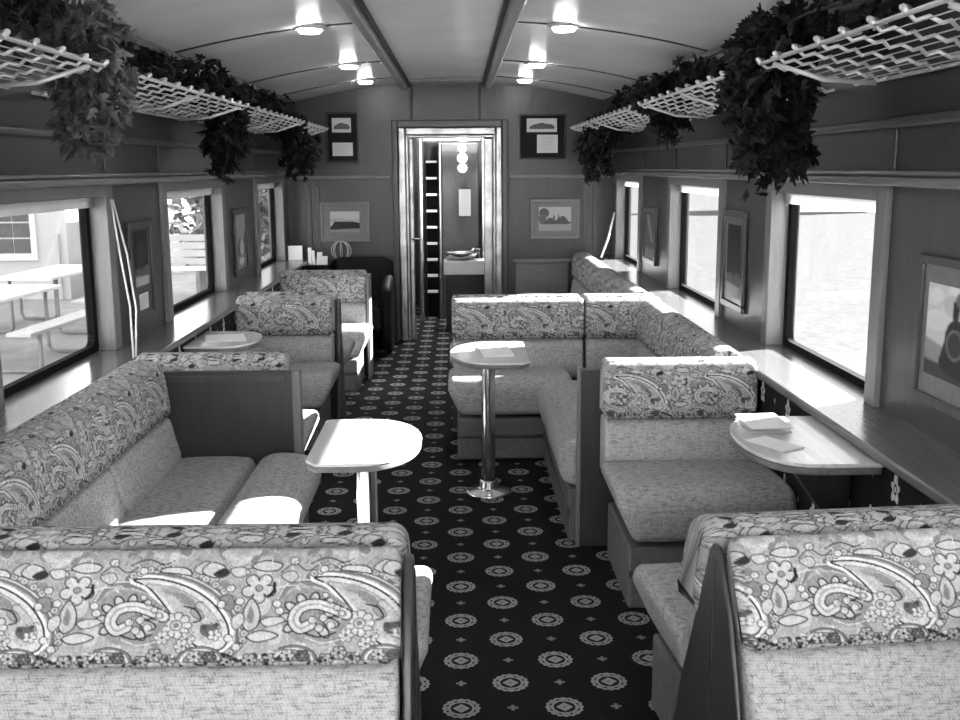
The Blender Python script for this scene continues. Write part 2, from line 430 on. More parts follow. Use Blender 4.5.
def carpet():
    t = NT('medallion carpet'); x, y, z, pos = t.coords()
    a = .1557; x0, y0 = .073, 2.921
    p = t.mul(t.sub(x, x0), 1/a); q = t.mul(t.sub(y, y0), 1/a)
    s = t.mul(t.add(p, q), .5); u = t.mul(t.sub(p, q), .5)
    def local(off):
        ds = t.sub(t.fr(t.add(s, .5+off)), .5); du = t.sub(t.fr(t.add(u, .5+off)), .5)
        return t.mul(t.add(ds, du), a), t.mul(t.sub(ds, du), a)
    dx, dy = local(0.)
    r = t.math('SQRT', t.add(t.mul(dx, dx), t.mul(dy, dy)))
    th = t.math('ARCTAN2', dy, dx)
    R = .056
    rim = t.add(R, t.mul(t.math('COSINE', t.mul(th, 16.)), .0022))
    ring = t.mul(t.lt(r, rim), t.gt(r, .033))
    dash = t.gt(t.math('COSINE', t.mul(th, 8.)), -.72)
    inner = t.mul(t.lt(r, .048), t.gt(r, .040))
    ring = t.mul(ring, t.sub(1., t.mul(inner, t.sub(1., t.mul(dash, .75)))))
    dia = t.lt(t.add(t.math('ABSOLUTE', dx), t.math('ABSOLUTE', dy)), .026)
    dia_in = t.lt(t.add(t.math('ABSOLUTE', dx), t.math('ABSOLUTE', dy)), .009)
    med = t.math('MAXIMUM', ring, t.mul(dia, t.sub(1., t.mul(dia_in, .35))))
    cx, cy = local(.5)
    ax = t.math('ABSOLUTE', cx); ay = t.math('ABSOLUTE', cy)
    cr = t.math('MAXIMUM', t.mul(t.lt(ax, .0055), t.lt(ay, .016)), t.mul(t.lt(ay, .0055), t.lt(ax, .016)))
    f = t.math('MAXIMUM', med, t.mul(cr, .75))
    n = t.noise(pos, 300., 2.); n2 = t.noise(pos, 40., 3.)
    f = t.mul(f, t.add(.55, t.mul(n, .8)))
    col = t.add(.004, t.add(t.mul(n, .010), t.mul(f, .25)))
    t.bsdf(t.gray(col), .95, 0, .1, n, .4, .004)
    return t.m
def wallpaper():
    t = NT('dark floral wallpaper'); x, y, z, pos = t.coords()
    px, pz = .325, .145
    v = t.add(t.mul(t.sub(.710, z), 1/pz), .5)
    row = t.math('FLOOR', v); dz = t.mul(t.sub(.5, t.fr(v)), pz)
    yo = t.add(t.mul(t.sub(y, 4.42), 1/px), t.add(t.mul(row, .5), .5))
    dy = t.mul(t.sub(t.fr(yo), .5), px)
    r = t.math('SQRT', t.add(t.mul(t.mul(dy, dy), 2.6), t.mul(dz, dz)))
    th = t.math('ARCTAN2', dz, dy)
    rim = t.add(.040, t.mul(t.math('SINE', t.mul(th, 5.)), .010))
    ring = t.mul(t.lt(r, rim), t.gt(r, .016)); dot = t.lt(r, .009)
    f = t.math('MAXIMUM', ring, dot)
    # small sprig between
    sy = t.mul(t.sub(t.fr(t.add(yo, .5)), .5), px)
    sp = t.lt(t.add(t.mul(t.math('ABSOLUTE', sy), 2.), t.math('ABSOLUTE', t.add(dz, .0))), .014)
    f = t.math('MAXIMUM', f, t.mul(sp, .7))
    n = t.noise(pos, 90., 3.)
    f = t.mul(f, t.math('MULTIPLY', n, 1.7))
    t.bsdf(t.gray(t.add(.008, t.mul(f, .70))), .7, 0, .2)
    return t.m
M['carpet'] = carpet(); M['wallpaper'] = wallpaper()

# ------------------------------------------------------------------ the carriage shell
YE = 9.78; YB = -1.05; XW = 1.49; XO = 1.60
WIN = [(-.85, .20), (.75, 1.95), (3.50, 4.70), (5.65, 6.98), (8.20, 9.36)]
Z0, Z1 = .80, 1.49
struct(MB().box(-XO, XO, YB, 12.6, -.12, 0).build('floor', M['carpet']))
def ceil_z(x): return 2.36-.185*(abs(x)/1.49)**2.2
def shell_ceiling():
    mb = MB(); n = 40; xs = [-XO+2*XO*i/n for i in range(n+1)]
    for yy in (YB, YE+.1):
        for x in xs: mb.v.append((x, yy, ceil_z(x)))
        for x in xs: mb.v.append((x, yy, ceil_z(x)+.16))
    k = n+1; o = 2*k
    for i in range(n):
        mb.f += [(i, i+1, o+i+1, o+i), (k+i, o+k+i, o+k+i+1, k+i+1)]
        mb.f += [(i, k+i, k+i+1, i+1), (o+i, o+i+1, o+k+i+1, o+k+i)]
    mb.f += [(0, o, o+k, k), (n, k+n, o+k+n, o+n)]
    p = struct(mb.build('ceiling', M['ceiling'], recalc=True)); p.o.data.shade_smooth()
    md = p.o.modifiers.new('es', 'EDGE_SPLIT'); md.split_angle = .6
shell_ceiling()
for sgn, side in ((-1, 'left'), (1, 'right')):
    def bx(mb, a, b, y0, y1, z0, z1): mb.box(min(sgn*a, sgn*b), max(sgn*a, sgn*b), y0, y1, z0, z1)
    mb = MB()
    bx(mb, XW, XO, YB, YE, -.1, Z0-.03)
    bx(mb, XW, XO, YB, YE, Z1, 2.2)
    ys = [YB]+[v for w in WIN for v in w]+[YE]
    for i in range(0, len(ys), 2): bx(mb, XW, XO, ys[i], ys[i+1], Z0-.03, Z1)
    struct(mb.build('wall_'+side, M['wall']))
    mb = MB(); bx(mb, 1.290, XW-.001, YB, YE-.005, .001, Z0-.035); struct(mb.build('wainscot_'+side, M['wallpaper']))
    mb = MB(); bx(mb, 1.262, XO-.01, YB, YE-.004, Z0-.032, Z0)
    p = struct(mb.build('window_sill_'+side, M['sill'], bevel=.008)); 
    # mouldings and frieze boards above the windows
    mb = MB(); bx(mb, 1.435, XW-.001, YB, YE-.006, 1.535, 1.565); bx(mb, 1.455, XW-.001, YB, YE-.006, 1.565, 1.585); struct(mb.build('trim_2_'+side, M['trim'], bevel=.008))
    mb = MB(); bx(mb, 1.46, XW-.001, YB, YE-.006, 1.72, 1.75); struct(mb.build('trim_3_'+side, M['wall_y'], bevel=.008))
    mb = MB(); bx(mb, 1.475, XW-.001, YB, YE-.006, 1.751, 2.10); struct(mb.build('trim_4_'+side, M['dark_wood']))
    mb = MB(); bx(mb, 1.40, XW-.001, YB, YE-.006, 2.10, 2.195); struct(mb.build('trim_5_'+side, M['dark_wood'], bevel=.01))
    mb = MB(); bx(mb, 1.385, 1.415, YB, YE-.006, 2.165, 2.196); struct(mb.build('trim_6_'+side, M['darkline']))
    # vertical joints of the frieze above each pier
    for i, y in enumerate((2.03, 3.42, 4.75, 5.60, 6.9, 8.15)):
        mb = MB(); bx(mb, 1.478, XW-.0005, y-.012, y+.012, 1.586, 1.719); struct(mb.build('trim_7_'+side, M['wall'], bevel=.004))
    # windows
    for i, (y0, y1) in enumerate(WIN):
        nm = 'window_%d' % (i+1+(5 if sgn > 0 else 0))
        w = bpy.data.objects.new(nm, None); COL.objects.link(w); w.location = (sgn*XW, (y0+y1)/2, Z0); w['kind'] = 'structure'
        W = Part(w, w.location)
        mb = MB()   # casing : stiles on the wall, reveals
        bx(mb, XW-.022, XW-.0005, y0-.075, y0-.002, Z0+.001, 1.534); bx(mb, XW-.022, XW-.0005, y1+.002, y1+.075, Z0+.001, 1.534)
        bx(mb, XW-.022, XO-.02, y0-.001, y0+.012, Z0+.001, Z1); bx(mb, XW-.022, XO-.02, y1-.012, y1+.001, Z0+.001, Z1)
        bx(mb, XW-.022, XO-.02, y0+.0125, y1-.0125, Z1-.004, Z1-.0005); bx(mb, XW-.022, XW-.0005, y0-.0015, y1+.0015, Z1+.0005, 1.534)
        mb.build('casing', M['frame_wood'], W, bevel=.004)
        mb = MB()   # rubber gasket round the pane, rounded in the corners
        g0, g1, h0, h1 = y0+.014, y1-.014, Z0+.002, Z1-.004
        def rr(a0, a1, b0, b1, r):
            out = []
            for cx, cy, t0 in ((a1-r, b1-r, 0), (a0+r, b1-r, PI/2), (a0+r, b0+r, PI), (a1-r, b0+r, 1.5*PI)):
                out += [(cx+r*math.cos(t0+PI/2*k/5), cy+r*math.sin(t0+PI/2*k/5)) for k in range(6)]
            return out
        o_ = rr(g0, g1, h0, h1, .012); i_ = rr(g0+.045, g1-.045, h0+.030, h1-.012, .05)
        n = len(o_); b = 0
        for xx in (sgn*1.545, sgn*1.575):
            mb.v += [(xx, p, q) for p, q in o_]+[(xx, p, q) for p, q in i_]
        for k in range(n):
            j = (k+1) % n
            mb.f += [(k, j, n+j, n+k), (2*n+k, 3*n+k, 3*n+j, 2*n+j), (k, 2*n+k, 2*n+j, j), (n+k, n+j, 3*n+j, 3*n+k)]
        mb.build('gasket', M['gasket'], W)
        mb = MB(); bx(mb, 1.557, 1.561, g0+.02, g1-.02, h0+.018, h1-.012); mb.build('pane', M['glass'], W)
        mb = MB()   # rolled blind under the head
        bx(mb, 1.530, 1.542, y0+.0125, y1-.0125, Z1-.052, Z1-.006)
        mb.build('rolled_blind', M['shade'], W, smooth=False)
# end walls
mb = MB(); mb.box(-XO, -.40, YE, YE+.10, -.1, 2.5).box(.44, XO, YE, YE+.10, -.1, 2.5).box(-.40, .44, YE, YE+.10, 1.90, 2.5)
struct(mb.build('wall_end', M['wall']))
struct(MB().box(-XO, XO, YB-.1, YB, -.1, .55).box(-XO, XO, YB-.1, YB, 2.10, 2.5).box(-XO, -1.36, YB-.1, YB, .55, 2.10).box(1.36, XO, YB-.1, YB, .55, 2.10).build('wall_back', M['wall']))
w = bpy.data.objects.new('window_11', None); COL.objects.link(w); w.location = (0, YB, .55); w['kind'] = 'structure'; W = Part(w, w.location)  # made-up glazed rear end, added to light the foreground seats and ceiling
mb = MB(); mb.box(-1.36, -1.30, YB-.09, YB+.02, .55, 2.10).box(1.30, 1.36, YB-.09, YB+.02, .55, 2.10).box(-1.299, 1.299, YB-.09, YB+.02, .55, .61).box(-1.299, 1.299, YB-.09, YB+.02, 2.04, 2.10).box(-.025, .025, YB-.09, YB+.02, .611, 2.039)
mb.build('casing', M['frame_wood'], W, bevel=.004)
MB().box(-1.30, 1.30, YB-.055, YB-.05, .61, 2.04).build('pane', M['glass'], W)
struct(MB().box(-9, 9, -12., -6.2, -1.15, 5.5).build('wall_added_bounce', M['white']))  # unseen sunlit white block, added to throw light through the rear window
struct(MB().box(-1.64, 1.64, -60, YB-.4, -1.25, -1.15).build('ground_track', M['bounce_ground']))  # ground behind, made pale to bounce sunlight onto the ceiling
# end wall mouldings: rail, stiles, ledge
mb = MB()
for a, b in ((-1.46, -.545), (.545, 1.46)): mb.box(a, b, YE-.018, YE-.001, 1.505, 1.535)
struct(mb.build('trim_8_end', M['frame_wood'], bevel=.006))
mb = MB()
for a in (-.345, .27): mb.box(a-.012, a+.012, YE-.016, YE-.001, 2.02, 2.355); 
struct(mb.build('trim_9_end', M['darkline'], bevel=.003))
mb = MB()
for a, b in ((-1.46, -.545), (.545, 1.46)): mb.box(a, b, YE-.012, YE-.0008, .0, .11)
struct(mb.build('baseboard_end', M['panel'], bevel=.006))
mb = MB(); mb.box(.575, 1.115, YE-.05, YE-.0015, .735, .765); mb.box(.60, 1.09, YE-.012, YE-.0015, .2, .734)
struct(mb.build('trim_10_end', M['frame_light'], bevel=.006))
mb = MB()
for a in (-1.30, -1.22): mb.box(a-.022, a+.022, YE-.014, YE-.001, .85, 1.45)
for a in (1.24, 1.33): mb.box(a-.02, a+.02, YE-.014, YE-.001, .85, 1.45)
struct(mb.build('trim_11_end', M['frame'], bevel=.004))
# ceiling beams, ribs and centre batten
for sx in (-.405, .345):
    z = ceil_z(sx)
    mb = MB(); mb.box(sx-.035, sx+.035, YB, YE-.002, z-.055, z+.02); struct(mb.build('trim_12_ceiling', M['beam'], bevel=.018, seg=3))
    s2 = sx+(.045 if sx < 0 else -.045)
    mb = MB(); mb.box(s2-.009, s2+.009, YB, YE-.002, z-.03, z+.02); struct(mb.build('trim_13_ceiling', M['darkline']))
for yy in (1.75, 3.72, 5.69, 7.67, 9.0):
    for a, b in ((-1.40, -.45), (.39, 1.40)):
        mb = MB(); xs = np.linspace(a, b, 14)
        for x in xs:
            for y_, dz in ((yy-.008, 0), (yy+.008, 0), (yy+.008, -.008), (yy-.008, -.008)): mb.v.append((x, y_, ceil_z(x)+dz+.001))
        for i in range(13):
            for k in range(4): mb.f.append((i*4+k, i*4+(k+1) % 4, (i+1)*4+(k+1) % 4, (i+1)*4+k))
        struct(mb.build('trim_14_ceiling', M['darkline']))
for yy in (9.25, 9.6):
    mb = MB(); z = ceil_z(.3); mb.box(-.35, .30, yy-.01, yy+.01, z-.012, z+.03); struct(mb.build('trim_15_ceiling', M['trim']))
# door at the end
D = bpy.data.objects.new('door_1', None); COL.objects.link(D); D.location = (.02, YE, 0); D['kind'] = 'structure'; D = Part(D, D.location)
mb = MB(); mb.box(-.53, -.475, YE-.03, YE-.001, 0, 2.03).box(.475, .53, YE-.03, YE-.001, 0, 2.03).box(-.474, .474, YE-.03, YE-.001, 1.965, 2.03)
mb.build('architrave', M['frame'], D, bevel=.008)
mb = MB(); mb.box(-.473, -.405, YE-.045, YE-.001, 0, 1.964).box(.415, .474, YE-.045, YE-.001, 0, 1.964).box(-.404, .414, YE-.045, YE-.001, 1.895, 1.964)
mb.build('metal_frame', M['brass'], D, bevel=.012, seg=3)
mb = MB(); mb.box(-.404, -.385, YE-.02, YE+.34, 0, 1.894).box(.395, .414, YE-.02, YE+.34, 0, 1.894).box(-.384, .394, YE-.02, YE+.34, 1.875, 1.894)
mb.build('jamb_lining', M['brass'], D, bevel=.004)
mb = MB(); mb.box(-.383, -.34, YE+.06, YE+.10, .01, 1.87).box(.31, .393, YE+.10, YE+.14, .01, 1.87); mb.build('sliding_leaf_edge', M['brass'], D, bevel=.01, seg=3)
mb = MB(); mb.tube([(-.36, YE+.05, .95), (-.33, YE+.0, .95), (-.29, YE-.01, .95)], .012); mb.build('handle', M['metal'], D)
# vestibule beyond
V0 = YE+.35
struct(MB().box(-.9, -.80, YE+.101, 12.4, 0, 2.3).build('wall_vestibule_left', M['wall_y']))
struct(MB().box(.80, .9, YE+.101, 12.4, 0, 2.3).build('wall_vestibule_right', M['wall_y']))
struct(MB().box(-.9, .9, 12.4, 12.5, 0, 2.3).build('wall_vestibule_end', M['panel']))
struct(MB().box(-.9, .9, YE+.101, 12.5, 2.3, 2.4).build('ceiling_vestibule', M['ceiling']))
for a, b in ((-XO, -.901), (.901, XO)): struct(MB().box(a, b, YE+.101, 12.6, -.1, 2.5).build('wall_vestibule_outer', M['wall_y']))
struct(MB().box(-XO, XO, 12.65, 40., -.1, 2.55).build('next_carriage', M['grey']))
dr = bpy.data.objects.new('door_2', None); COL.objects.link(dr); dr.location = (.0, 11.0, 0); dr['kind'] = 'structure'; dr = Part(dr, dr.location)
mb = MB(); mb.box(-.345, -.29, 10.9, 11.0, 0, 1.90).box(.31, .36, 10.9, 11.0, 0, 1.90).box(-.289, .309, 10.9, 11.0, 1.86, 1.90); mb.build('frame', M['metal'], dr, bevel=.01)
mb = MB(); mb.box(-.105, .285, 11.2, 11.24, .01, 1.86); mb.build('leaf', M['wall'], dr, bevel=.01)
mb = MB(); mb.box(-.135, -.106, 11.19, 11.25, .01, 1.86); mb.build('leaf_edge', M['metal'], dr, bevel=.008)
sh = thing('ladder_rack', 'narrow dark rack with pale rungs inside the end doorway', 'rack', (-.21, 11.3, 0))
mb = MB(); mb.box(-.285, -.27, 11.25, 11.37, 0, 1.86).box(-.155, -.14, 11.25, 11.37, 0, 1.86); mb.box(-.285, -.14, 11.38, 11.40, 0, 1.86); mb.build('upright', M['black'], sh)
for k in range(9):
    z = .28+k*.172; mb = MB(); mb.box(-.269, -.156, 11.25, 11.372, z, z+.022); mb.build('rung', M['white'], sh)
pl = thing('reflection_globes', 'bright lamp reflections beyond the end doorway, built as a chain of glowing globes', 'lamp', (.115, 11.0, 1.55))  # glowing globes stand in for lamp reflections
mb = MB(); mb.tube([(.115, 10.95, 1.86), (.115, 10.95, 2.29)], .008); mb.build('rod', M['metal'], pl)
for k, (z, r_) in enumerate(((1.80, .045), (1.70, .052), (1.60, .048))):
    mb = MB(); mb.lathe([(.008, r_)]+[(r_*math.cos(t), r_*math.sin(t)) for t in np.linspace(1.4, -1.4, 12)]+[(.008, -r_)], (.115, 10.95, z), 18); mb.build('globe', emis('reflection globe', 1.6) if k == 0 else bpy.data.materials['reflection globe'], pl, smooth=True)
nt = MB().box(.075, .20, 11.17, 11.198, 1.10, 1.38).build('notice', M['paper'], bevel=.002); tag(nt, 'white paper notice on the inner door below the glowing globes', 'notice')
bs = thing('wash_basin', 'small steel basin in a white counter beyond the end doorway', 'basin', (.15, 10.5, 0))
mb = MB(); mb.box(-.06, .34, 10.40, 10.62, .002, .56); mb.build('stand', M['blackframe'], bs, bevel=.008)
mb = MB(); mb.box(-.08, .375, 10.37, 10.63, .5605, .70); mb.build('counter', M['white'], bs, bevel=.008)
mb = MB(); mb.lathe([(.06, 0), (.14, .02), (.17, .06), (.175, .075), (.16, .07), (.12, .035), (.02, .02)], (.09, 10.5, .702), 28); mb.build('bowl', M['metal'], bs, smooth=True)
mb = MB(); mb.tube([(.28, 10.55, .70), (.28, 10.55, .80), (.22, 10.52, .81), (.2, 10.52, .79)], .012); mb.build('tap', M['metal'], bs)

# ------------------------------------------------------------------ benches
fine = lambda dd: dd
SP_BACK = [(.012, .36), (.010, .42), (.010, .575), (.05, .60), (.13, .60), (.160, .58), (.172, .50), (.182, .45), (.180, .40), (.16, .365), (.06, .355)]
SP_HEAD = [(.002, .61), (.0, .70), (.002, .78), (.018, .820), (.06, .836), (.11, .832), (.148, .812), (.166, .77), (.170, .70), (.170, .625), (.155, .602), (.09, .60), (.02, .600)]
SP_SEAT = [(.175, .26), (.172, .38), (.20, .438), (.34, .450), (.50, .460), (.61, .460), (.665, .442), (.690, .39), (.684, .32), (.655, .264), (.55, .245), (.32, .245)]
def lean(prof, k, zt=.83): return [(u+max(0, (zt-z))*k, z) for u, z in prof]
def thin(prof, lo): return prof
NEAR_HEAD = [(.004, .70), (.003, .77), (.006, .812), (.022, .832), (.045, .828), (.064, .80), (.098, .745), (.138, .668), (.149, .640), (.13, .628), (.07, .632), (.02, .64)]
NEAR_BACK = [(.03, .30), (.012, .45), (.006, .60), (.03, .626), (.10, .626), (.142, .618), (.165, .58), (.205, .52), (.24, .44), (.262, .36), (.25, .27), (.15, .24), (.06, .25)]
def facing(axis, ref, sg):
    """u measured from ref along sg*axis"""
    if axis == 'y': return lambda u, w, z: (w, ref+sg*u, z)
    return lambda u, w, z: (ref+sg*u, w, z)
def head_pattern(t0, s0=0., zb=None):
    def f(w, s, P):
        n = len(P); per = s[-1]+(s[1]-s[0])
        zn = (P[:, 1]-P[:, 1].min())/(np.ptp(P[:, 1])); un = (P[:, 0]-P[:, 0].min())/np.ptp(P[:, 0])
        i = int(np.argmin(np.hypot(un-1., (zn-.03)*1.5)))            # lower front edge
        up = P[(i+np.arange(1, n//5)) % n, 1].mean(); dn = P[(i-np.arange(1, n//5)) % n, 1].mean()
        d = np.mod(s-s[i], per) if up > dn else np.mod(s[i]-s, per)
        d = np.where(d > per*.9, per-d, d)
        t = .335-np.abs(.335-d)
        return paisley(w+s0, np.abs(t)+t0)
    return f
def bench_parts(T, fm, w0, w1, heads, lean_k=0., near=False, d=.012, seat=True, aisle=None, backs=None, depth=0., base=True, bz=0., over=.055, shift=0.):
    """T: thing ; heads: list of (a, b) spans of the paisley rolls ; aisle: -1/+1 the w side that overhangs"""
    HP, BP = (NEAR_HEAD, NEAR_BACK) if near else (lean(SP_HEAD, lean_k), lean(SP_BACK, lean_k))
    off = .41*lean_k
    for a, b in heads:
        pad(HP, fm, a, b, .038 if lean_k > .2 else .022, d, pattern=head_pattern(.0, shift)).build('headrest', M['paisley'], T, smooth=True)
        ki = .04 if lean_k > .2 else .004
        pad(BP, fm, a+ki, b-ki, .018, .03, .06).build('backrest', M['weave'], T, smooth=True)
    if seat:
        SPT = [(u+off+(depth*(u > .4)), z) for u, z in SP_SEAT]
        def side(w, z):
            if not aisle: return w
            k = min(1, max(0, (.40-z)/.16)); t = (w-w0)/(w1-w0)
            return w-aisle*.07*k*(t if aisle > 0 else 1-t)
        a0 = w0-(over if aisle == -1 else 0); a1 = w1+(over if aisle == 1 else 0)
        pad(SPT, fm, a0, a1, .03, .025, .05, side=side).build('seat_cushion', M['seat'], T, smooth=True)
        if base:
            mb = MB(); i0 = .03 if aisle == -1 else 0.; i1 = .03 if aisle == 1 else 0.
            A = fm(.10+off, w0+i0, 0.001); B = fm(.645+off+depth, w1-i1, .235)
            mb.box(min(A[0], B[0]), max(A[0], B[0]), min(A[1], B[1]), max(A[1], B[1]), .001, .238); mb.build('plinth', M['base'], T, bevel=.012)
            mb = MB(); A = fm(.63+off+depth, w0+i0, 0); B = fm(.652+off+depth, w1-i1, 0)
            mb.box(min(A[0], B[0]), max(A[0], B[0]), min(A[1], B[1]), max(A[1], B[1]), .125, .15); mb.build('plinth_rail', M['panel'], T, bevel=.005)
def a_panel(T, x0, x1, yc, top=.815, half=.36):
    prof = [(-half, .002), (half, .002), (.20, .42), (.09, .66), (.03, .79), (.014, top), (-.014, top), (-.035, .79), (-.105, .68), (-.165, .52), (-.21, .40)]
    mb = MB(); mb.prism([(p, q) for p, q in prof], lambda p, q, w: (w, yc+p, q), x0, x1); mb.build('end_panel', M['panel'], T, bevel=.006)
    mb = MB(); mb.box(min(x0, x1)-.004, max(x0, x1)+.004, yc-.011, yc+.011, .002, top-.03); mb.build('panel_seam', M['panel'], T, bevel=.003)

# near left pair, back to back
XL = -1.286; XR = 1.286
YA = 2.095
A = thing('double_bench', 'back-to-back bench nearest the camera, left of the aisle, wide paisley headrest', 'bench', (-.68, YA, 0), 'back-to-back benches')
bench_parts(A, facing('y', YA-.005, -1), XL, -.046, [(XL, -.046)], near=True, d=.0022, seat=True, aisle=None, depth=.0, shift=.036)
bench_parts(A, facing('y', YA+.012, 1), XL, -.048, [(XL, -.038)], lean_k=.42, d=.0032, aisle=1, over=.04, shift=-.20)
a_panel(A, -.043, -.022, YA, .80)
B = thing('double_bench', 'back-to-back bench nearest the camera, right of the aisle, with dark wedge end panel', 'bench', (.62, YA, 0), 'back-to-back benches')
B.o.rotation_euler = (0, 0, math.radians(5))
YA += .03
bench_parts(B, facing('y', YA-.005, -1), .640, XR-.04, [(.640, XR-.04)], near=True, d=.0022, shift=.063)
bench_parts(B, facing('y', YA+.012, 1), .685, XR-.02, [(.612, XR-.02)], lean_k=.32, d=.0032, aisle=-1, over=.03, shift=.05)
a_panel(B, .621, .635, YA, .805)
# right: single bench facing the camera, then the L-shaped sofa closed by a wooden partition
Cb = thing('bench', 'single bench facing the camera beside the wall table with booklet, right of aisle', 'bench', (.99, 4.0, 0))
bench_parts(Cb, facing('y', 4.265, -1), .655, XR, [(.655, XR-.012)], d=.0042, aisle=-1, over=.015, shift=.21)
Ls = thing('corner_sofa', 'L-shaped sofa along the right wall and behind the round-ended table with steel pole', 'sofa', (.8, 5.5, 0))
mb = MB(); mb.box(.575, XR, 4.272, 4.312, .001, .775); mb.build('partition', M['panel'], Ls, bevel=.006)
mb = MB(); mb.box(.568, .582, 4.266, 4.318, .002, .779); mb.build('partition_edge', M['frame_wood'], Ls, bevel=.004)
YD = 6.30
bench_parts(Ls, facing('y', YD-.005, -1), .03, .70, [(.03, .815), (.822, XR-.01)], d=.005, aisle=-1, over=.02, shift=.12)
bench_parts(Ls, facing('x', XR-.002, -1), 4.33, 5.62, [(4.33, 4.85), (4.856, 5.40), (5.406, 6.10)], d=.006, depth=.10, shift=.1)
L2 = thing('corner_sofa', 'farther L-shaped sofa along the right wall reaching the end wall', 'sofa', (.9, 8., 0))
bench_parts(L2, facing('y', YD+.03, 1), .03, .70, [(.03, .815), (.822, XR-.01)], d=.012, aisle=-1, over=.02, shift=.3)
mb = MB(); mb.box(.03, XR, YD-.002, YD+.026, .02, .80); mb.build('back_board', M['panel'], L2)
bench_parts(L2, facing('x', XR-.002, -1), 7.05, 9.70, [(6.52, 7.30), (7.306, 8.10), (8.106, 8.90), (8.906, 9.70)], d=.014, depth=.0, shift=.1)
# left: wall sofa closed by its partition
Sf = thing('wall_sofa', 'long sofa against the left wall ending at a dark wooden partition', 'sofa', (-1., 3.6, 0))
pad(lean(SP_HEAD, .10), facing('x', XL-.022, 1), 2.42, 3.52, .024, .004, pattern=head_pattern(0., .05)).build('headrest', M['paisley'], Sf, smooth=True)
pad(lean(SP_HEAD, .10), facing('x', XL-.022, 1), 3.526, 4.275, .03, .004, pattern=head_pattern(0., .19)).build('headrest', M['paisley'], Sf, smooth=True)
for a, b in ((2.425, 3.515), (3.53, 4.268)): pad(lean(SP_BACK, .10), facing('x', XL-.022, 1), a, b, .022, .03, .06).build('backrest', M['weave'], Sf, smooth=True)
S1 = [(.17, .26), (.17, .37), (.19, .415), (.31, .425), (.45, .422), (.50, .405), (.51, .33), (.49, .26), (.33, .25)]
S2 = [(.518, .26), (.515, .34), (.53, .41), (.59, .442), (.69, .440), (.76, .415), (.785, .365), (.77, .30), (.73, .255), (.61, .245)]
pad(S1, facing('x', XL, 1), 2.98, 4.265, .02, .02, .06).build('seat_cushion', M['seat'], Sf, smooth=True)
pad(S2, facing('x', XL, 1), 2.98, 4.262, .045, .02, .06).build('seat_bolster', M['seat'], Sf, smooth=True)
mb = MB(); mb.box(XL+.15, XL+.72, 2.98, 4.265, .001, .242); mb.build('plinth', M['base'], Sf, bevel=.012)
mb = MB(); mb.box(XL, -.615, 4.282, 4.318, .001, .775); mb.build('partition', M['panel'], Sf, bevel=.006)
mb = MB(); mb.box(-.622, -.585, 4.276, 4.324, .002, .780); mb.build('partition_edge', M['frame_wood'], Sf, bevel=.006)
mb = MB(); mb.box(XL+.02, -.65, 4.276, 4.281, .735, .760); mb.build('partition_rail', M['frame'], Sf)
Fb = thing('bench', 'bench just behind the wooden partition of the left sofa, facing away', 'bench', (-1., 4.7, 0))
bench_parts(Fb, facing('y', 4.33, 1), XL, -.66, [(XL, -.655)], d=.005, aisle=1, over=.05, shift=.02)
YG = 6.52
G = thing('double_bench', 'left back-to-back bench midway down the aisle beside the folded paper', 'bench', (-1., YG, 0), 'back-to-back benches')
bench_parts(G, facing('y', YG-.010, -1), XL, -.70, [(XL, -.70)], d=.0055, aisle=1, over=.05, shift=.08)
bench_parts(G, facing('y', YG+.035, 1), XL, -.70, [(XL, -.70)], d=.02, aisle=1, over=.05, shift=.08)
mb = MB(); mb.prism([(-.12, .002), (.16, .002), (.10, .45), (.035, .80), (-.01, .80), (-.07, .45)], lambda p, q, w: (w, YG+p, q), -.695, -.668); mb.build('end_panel', M['panel'], G, bevel=.005)
mb = MB(); mb.box(XL, -.70, YG-.008, YG+.033, .002, .795); mb.build('back_board', M['panel'], G)
YK = 8.13
K = thing('bench', 'farthest left bench facing the camera in front of the black armchair', 'bench', (-.95, YK-.3, 0))
bench_parts(K, facing('y', YK, -1), XL, -.635, [(XL, -.635)], d=.0065, aisle=1, over=.05, shift=.15)
mb = MB(); mb.box(-.634, -.610, YK-.17, YK+.01, .002, .80); mb.build('end_panel', M['frame_light'], K, bevel=.006)
mb = MB(); mb.box(XL, -.61, YK+.012, YK+.035, .002, .80); mb.build('back_board', M['panel'], K)

# ------------------------------------------------------------------ tables
def pedestal(name, label, outline, pole, zt, group):
    T = thing(name, label, 'table', (pole[0], pole[1], 0), group)
    mb = MB(); mb.prism(catmull(outline, 6) if len(outline) > 99 else outline, lambda p, q, w: (p, q, w), zt-.010, zt); mb.build('table_top', M['top'], T, bevel=.003)
    cx = sum(p for p, q in outline)/len(outline); cy = sum(q for p, q in outline)/len(outline)
    ins = [(cx+(p-cx)*.985, cy+(q-cy)*.985) for p, q in outline]
    mb = MB(); mb.prism(ins, lambda p, q, w: (p, q, w), zt-.030, zt-.0105); mb.build('edge_band', M['edge'], T, bevel=.004)
    mb = MB(); mb.lathe([(.034, .012), (.034, zt-.032)], (pole[0], pole[1], 0), 24); mb.build('pole', M['metal'], T, smooth=False)
    T_ = mb
    mb = MB(); mb.lathe([(.115, .001), (.118, .006), (.105, .014), (.06, .022), (.046, .034), (.044, .06), (.036, .066)], (pole[0], pole[1], 0), 32); mb.build('base_plate', M['metal'], T, smooth=True)
    mb = MB(); mb.lathe([(.036, -.02), (.075, 0)], (pole[0], pole[1], zt-.031), 20); mb.build('collar', M['metal'], T)
    return T
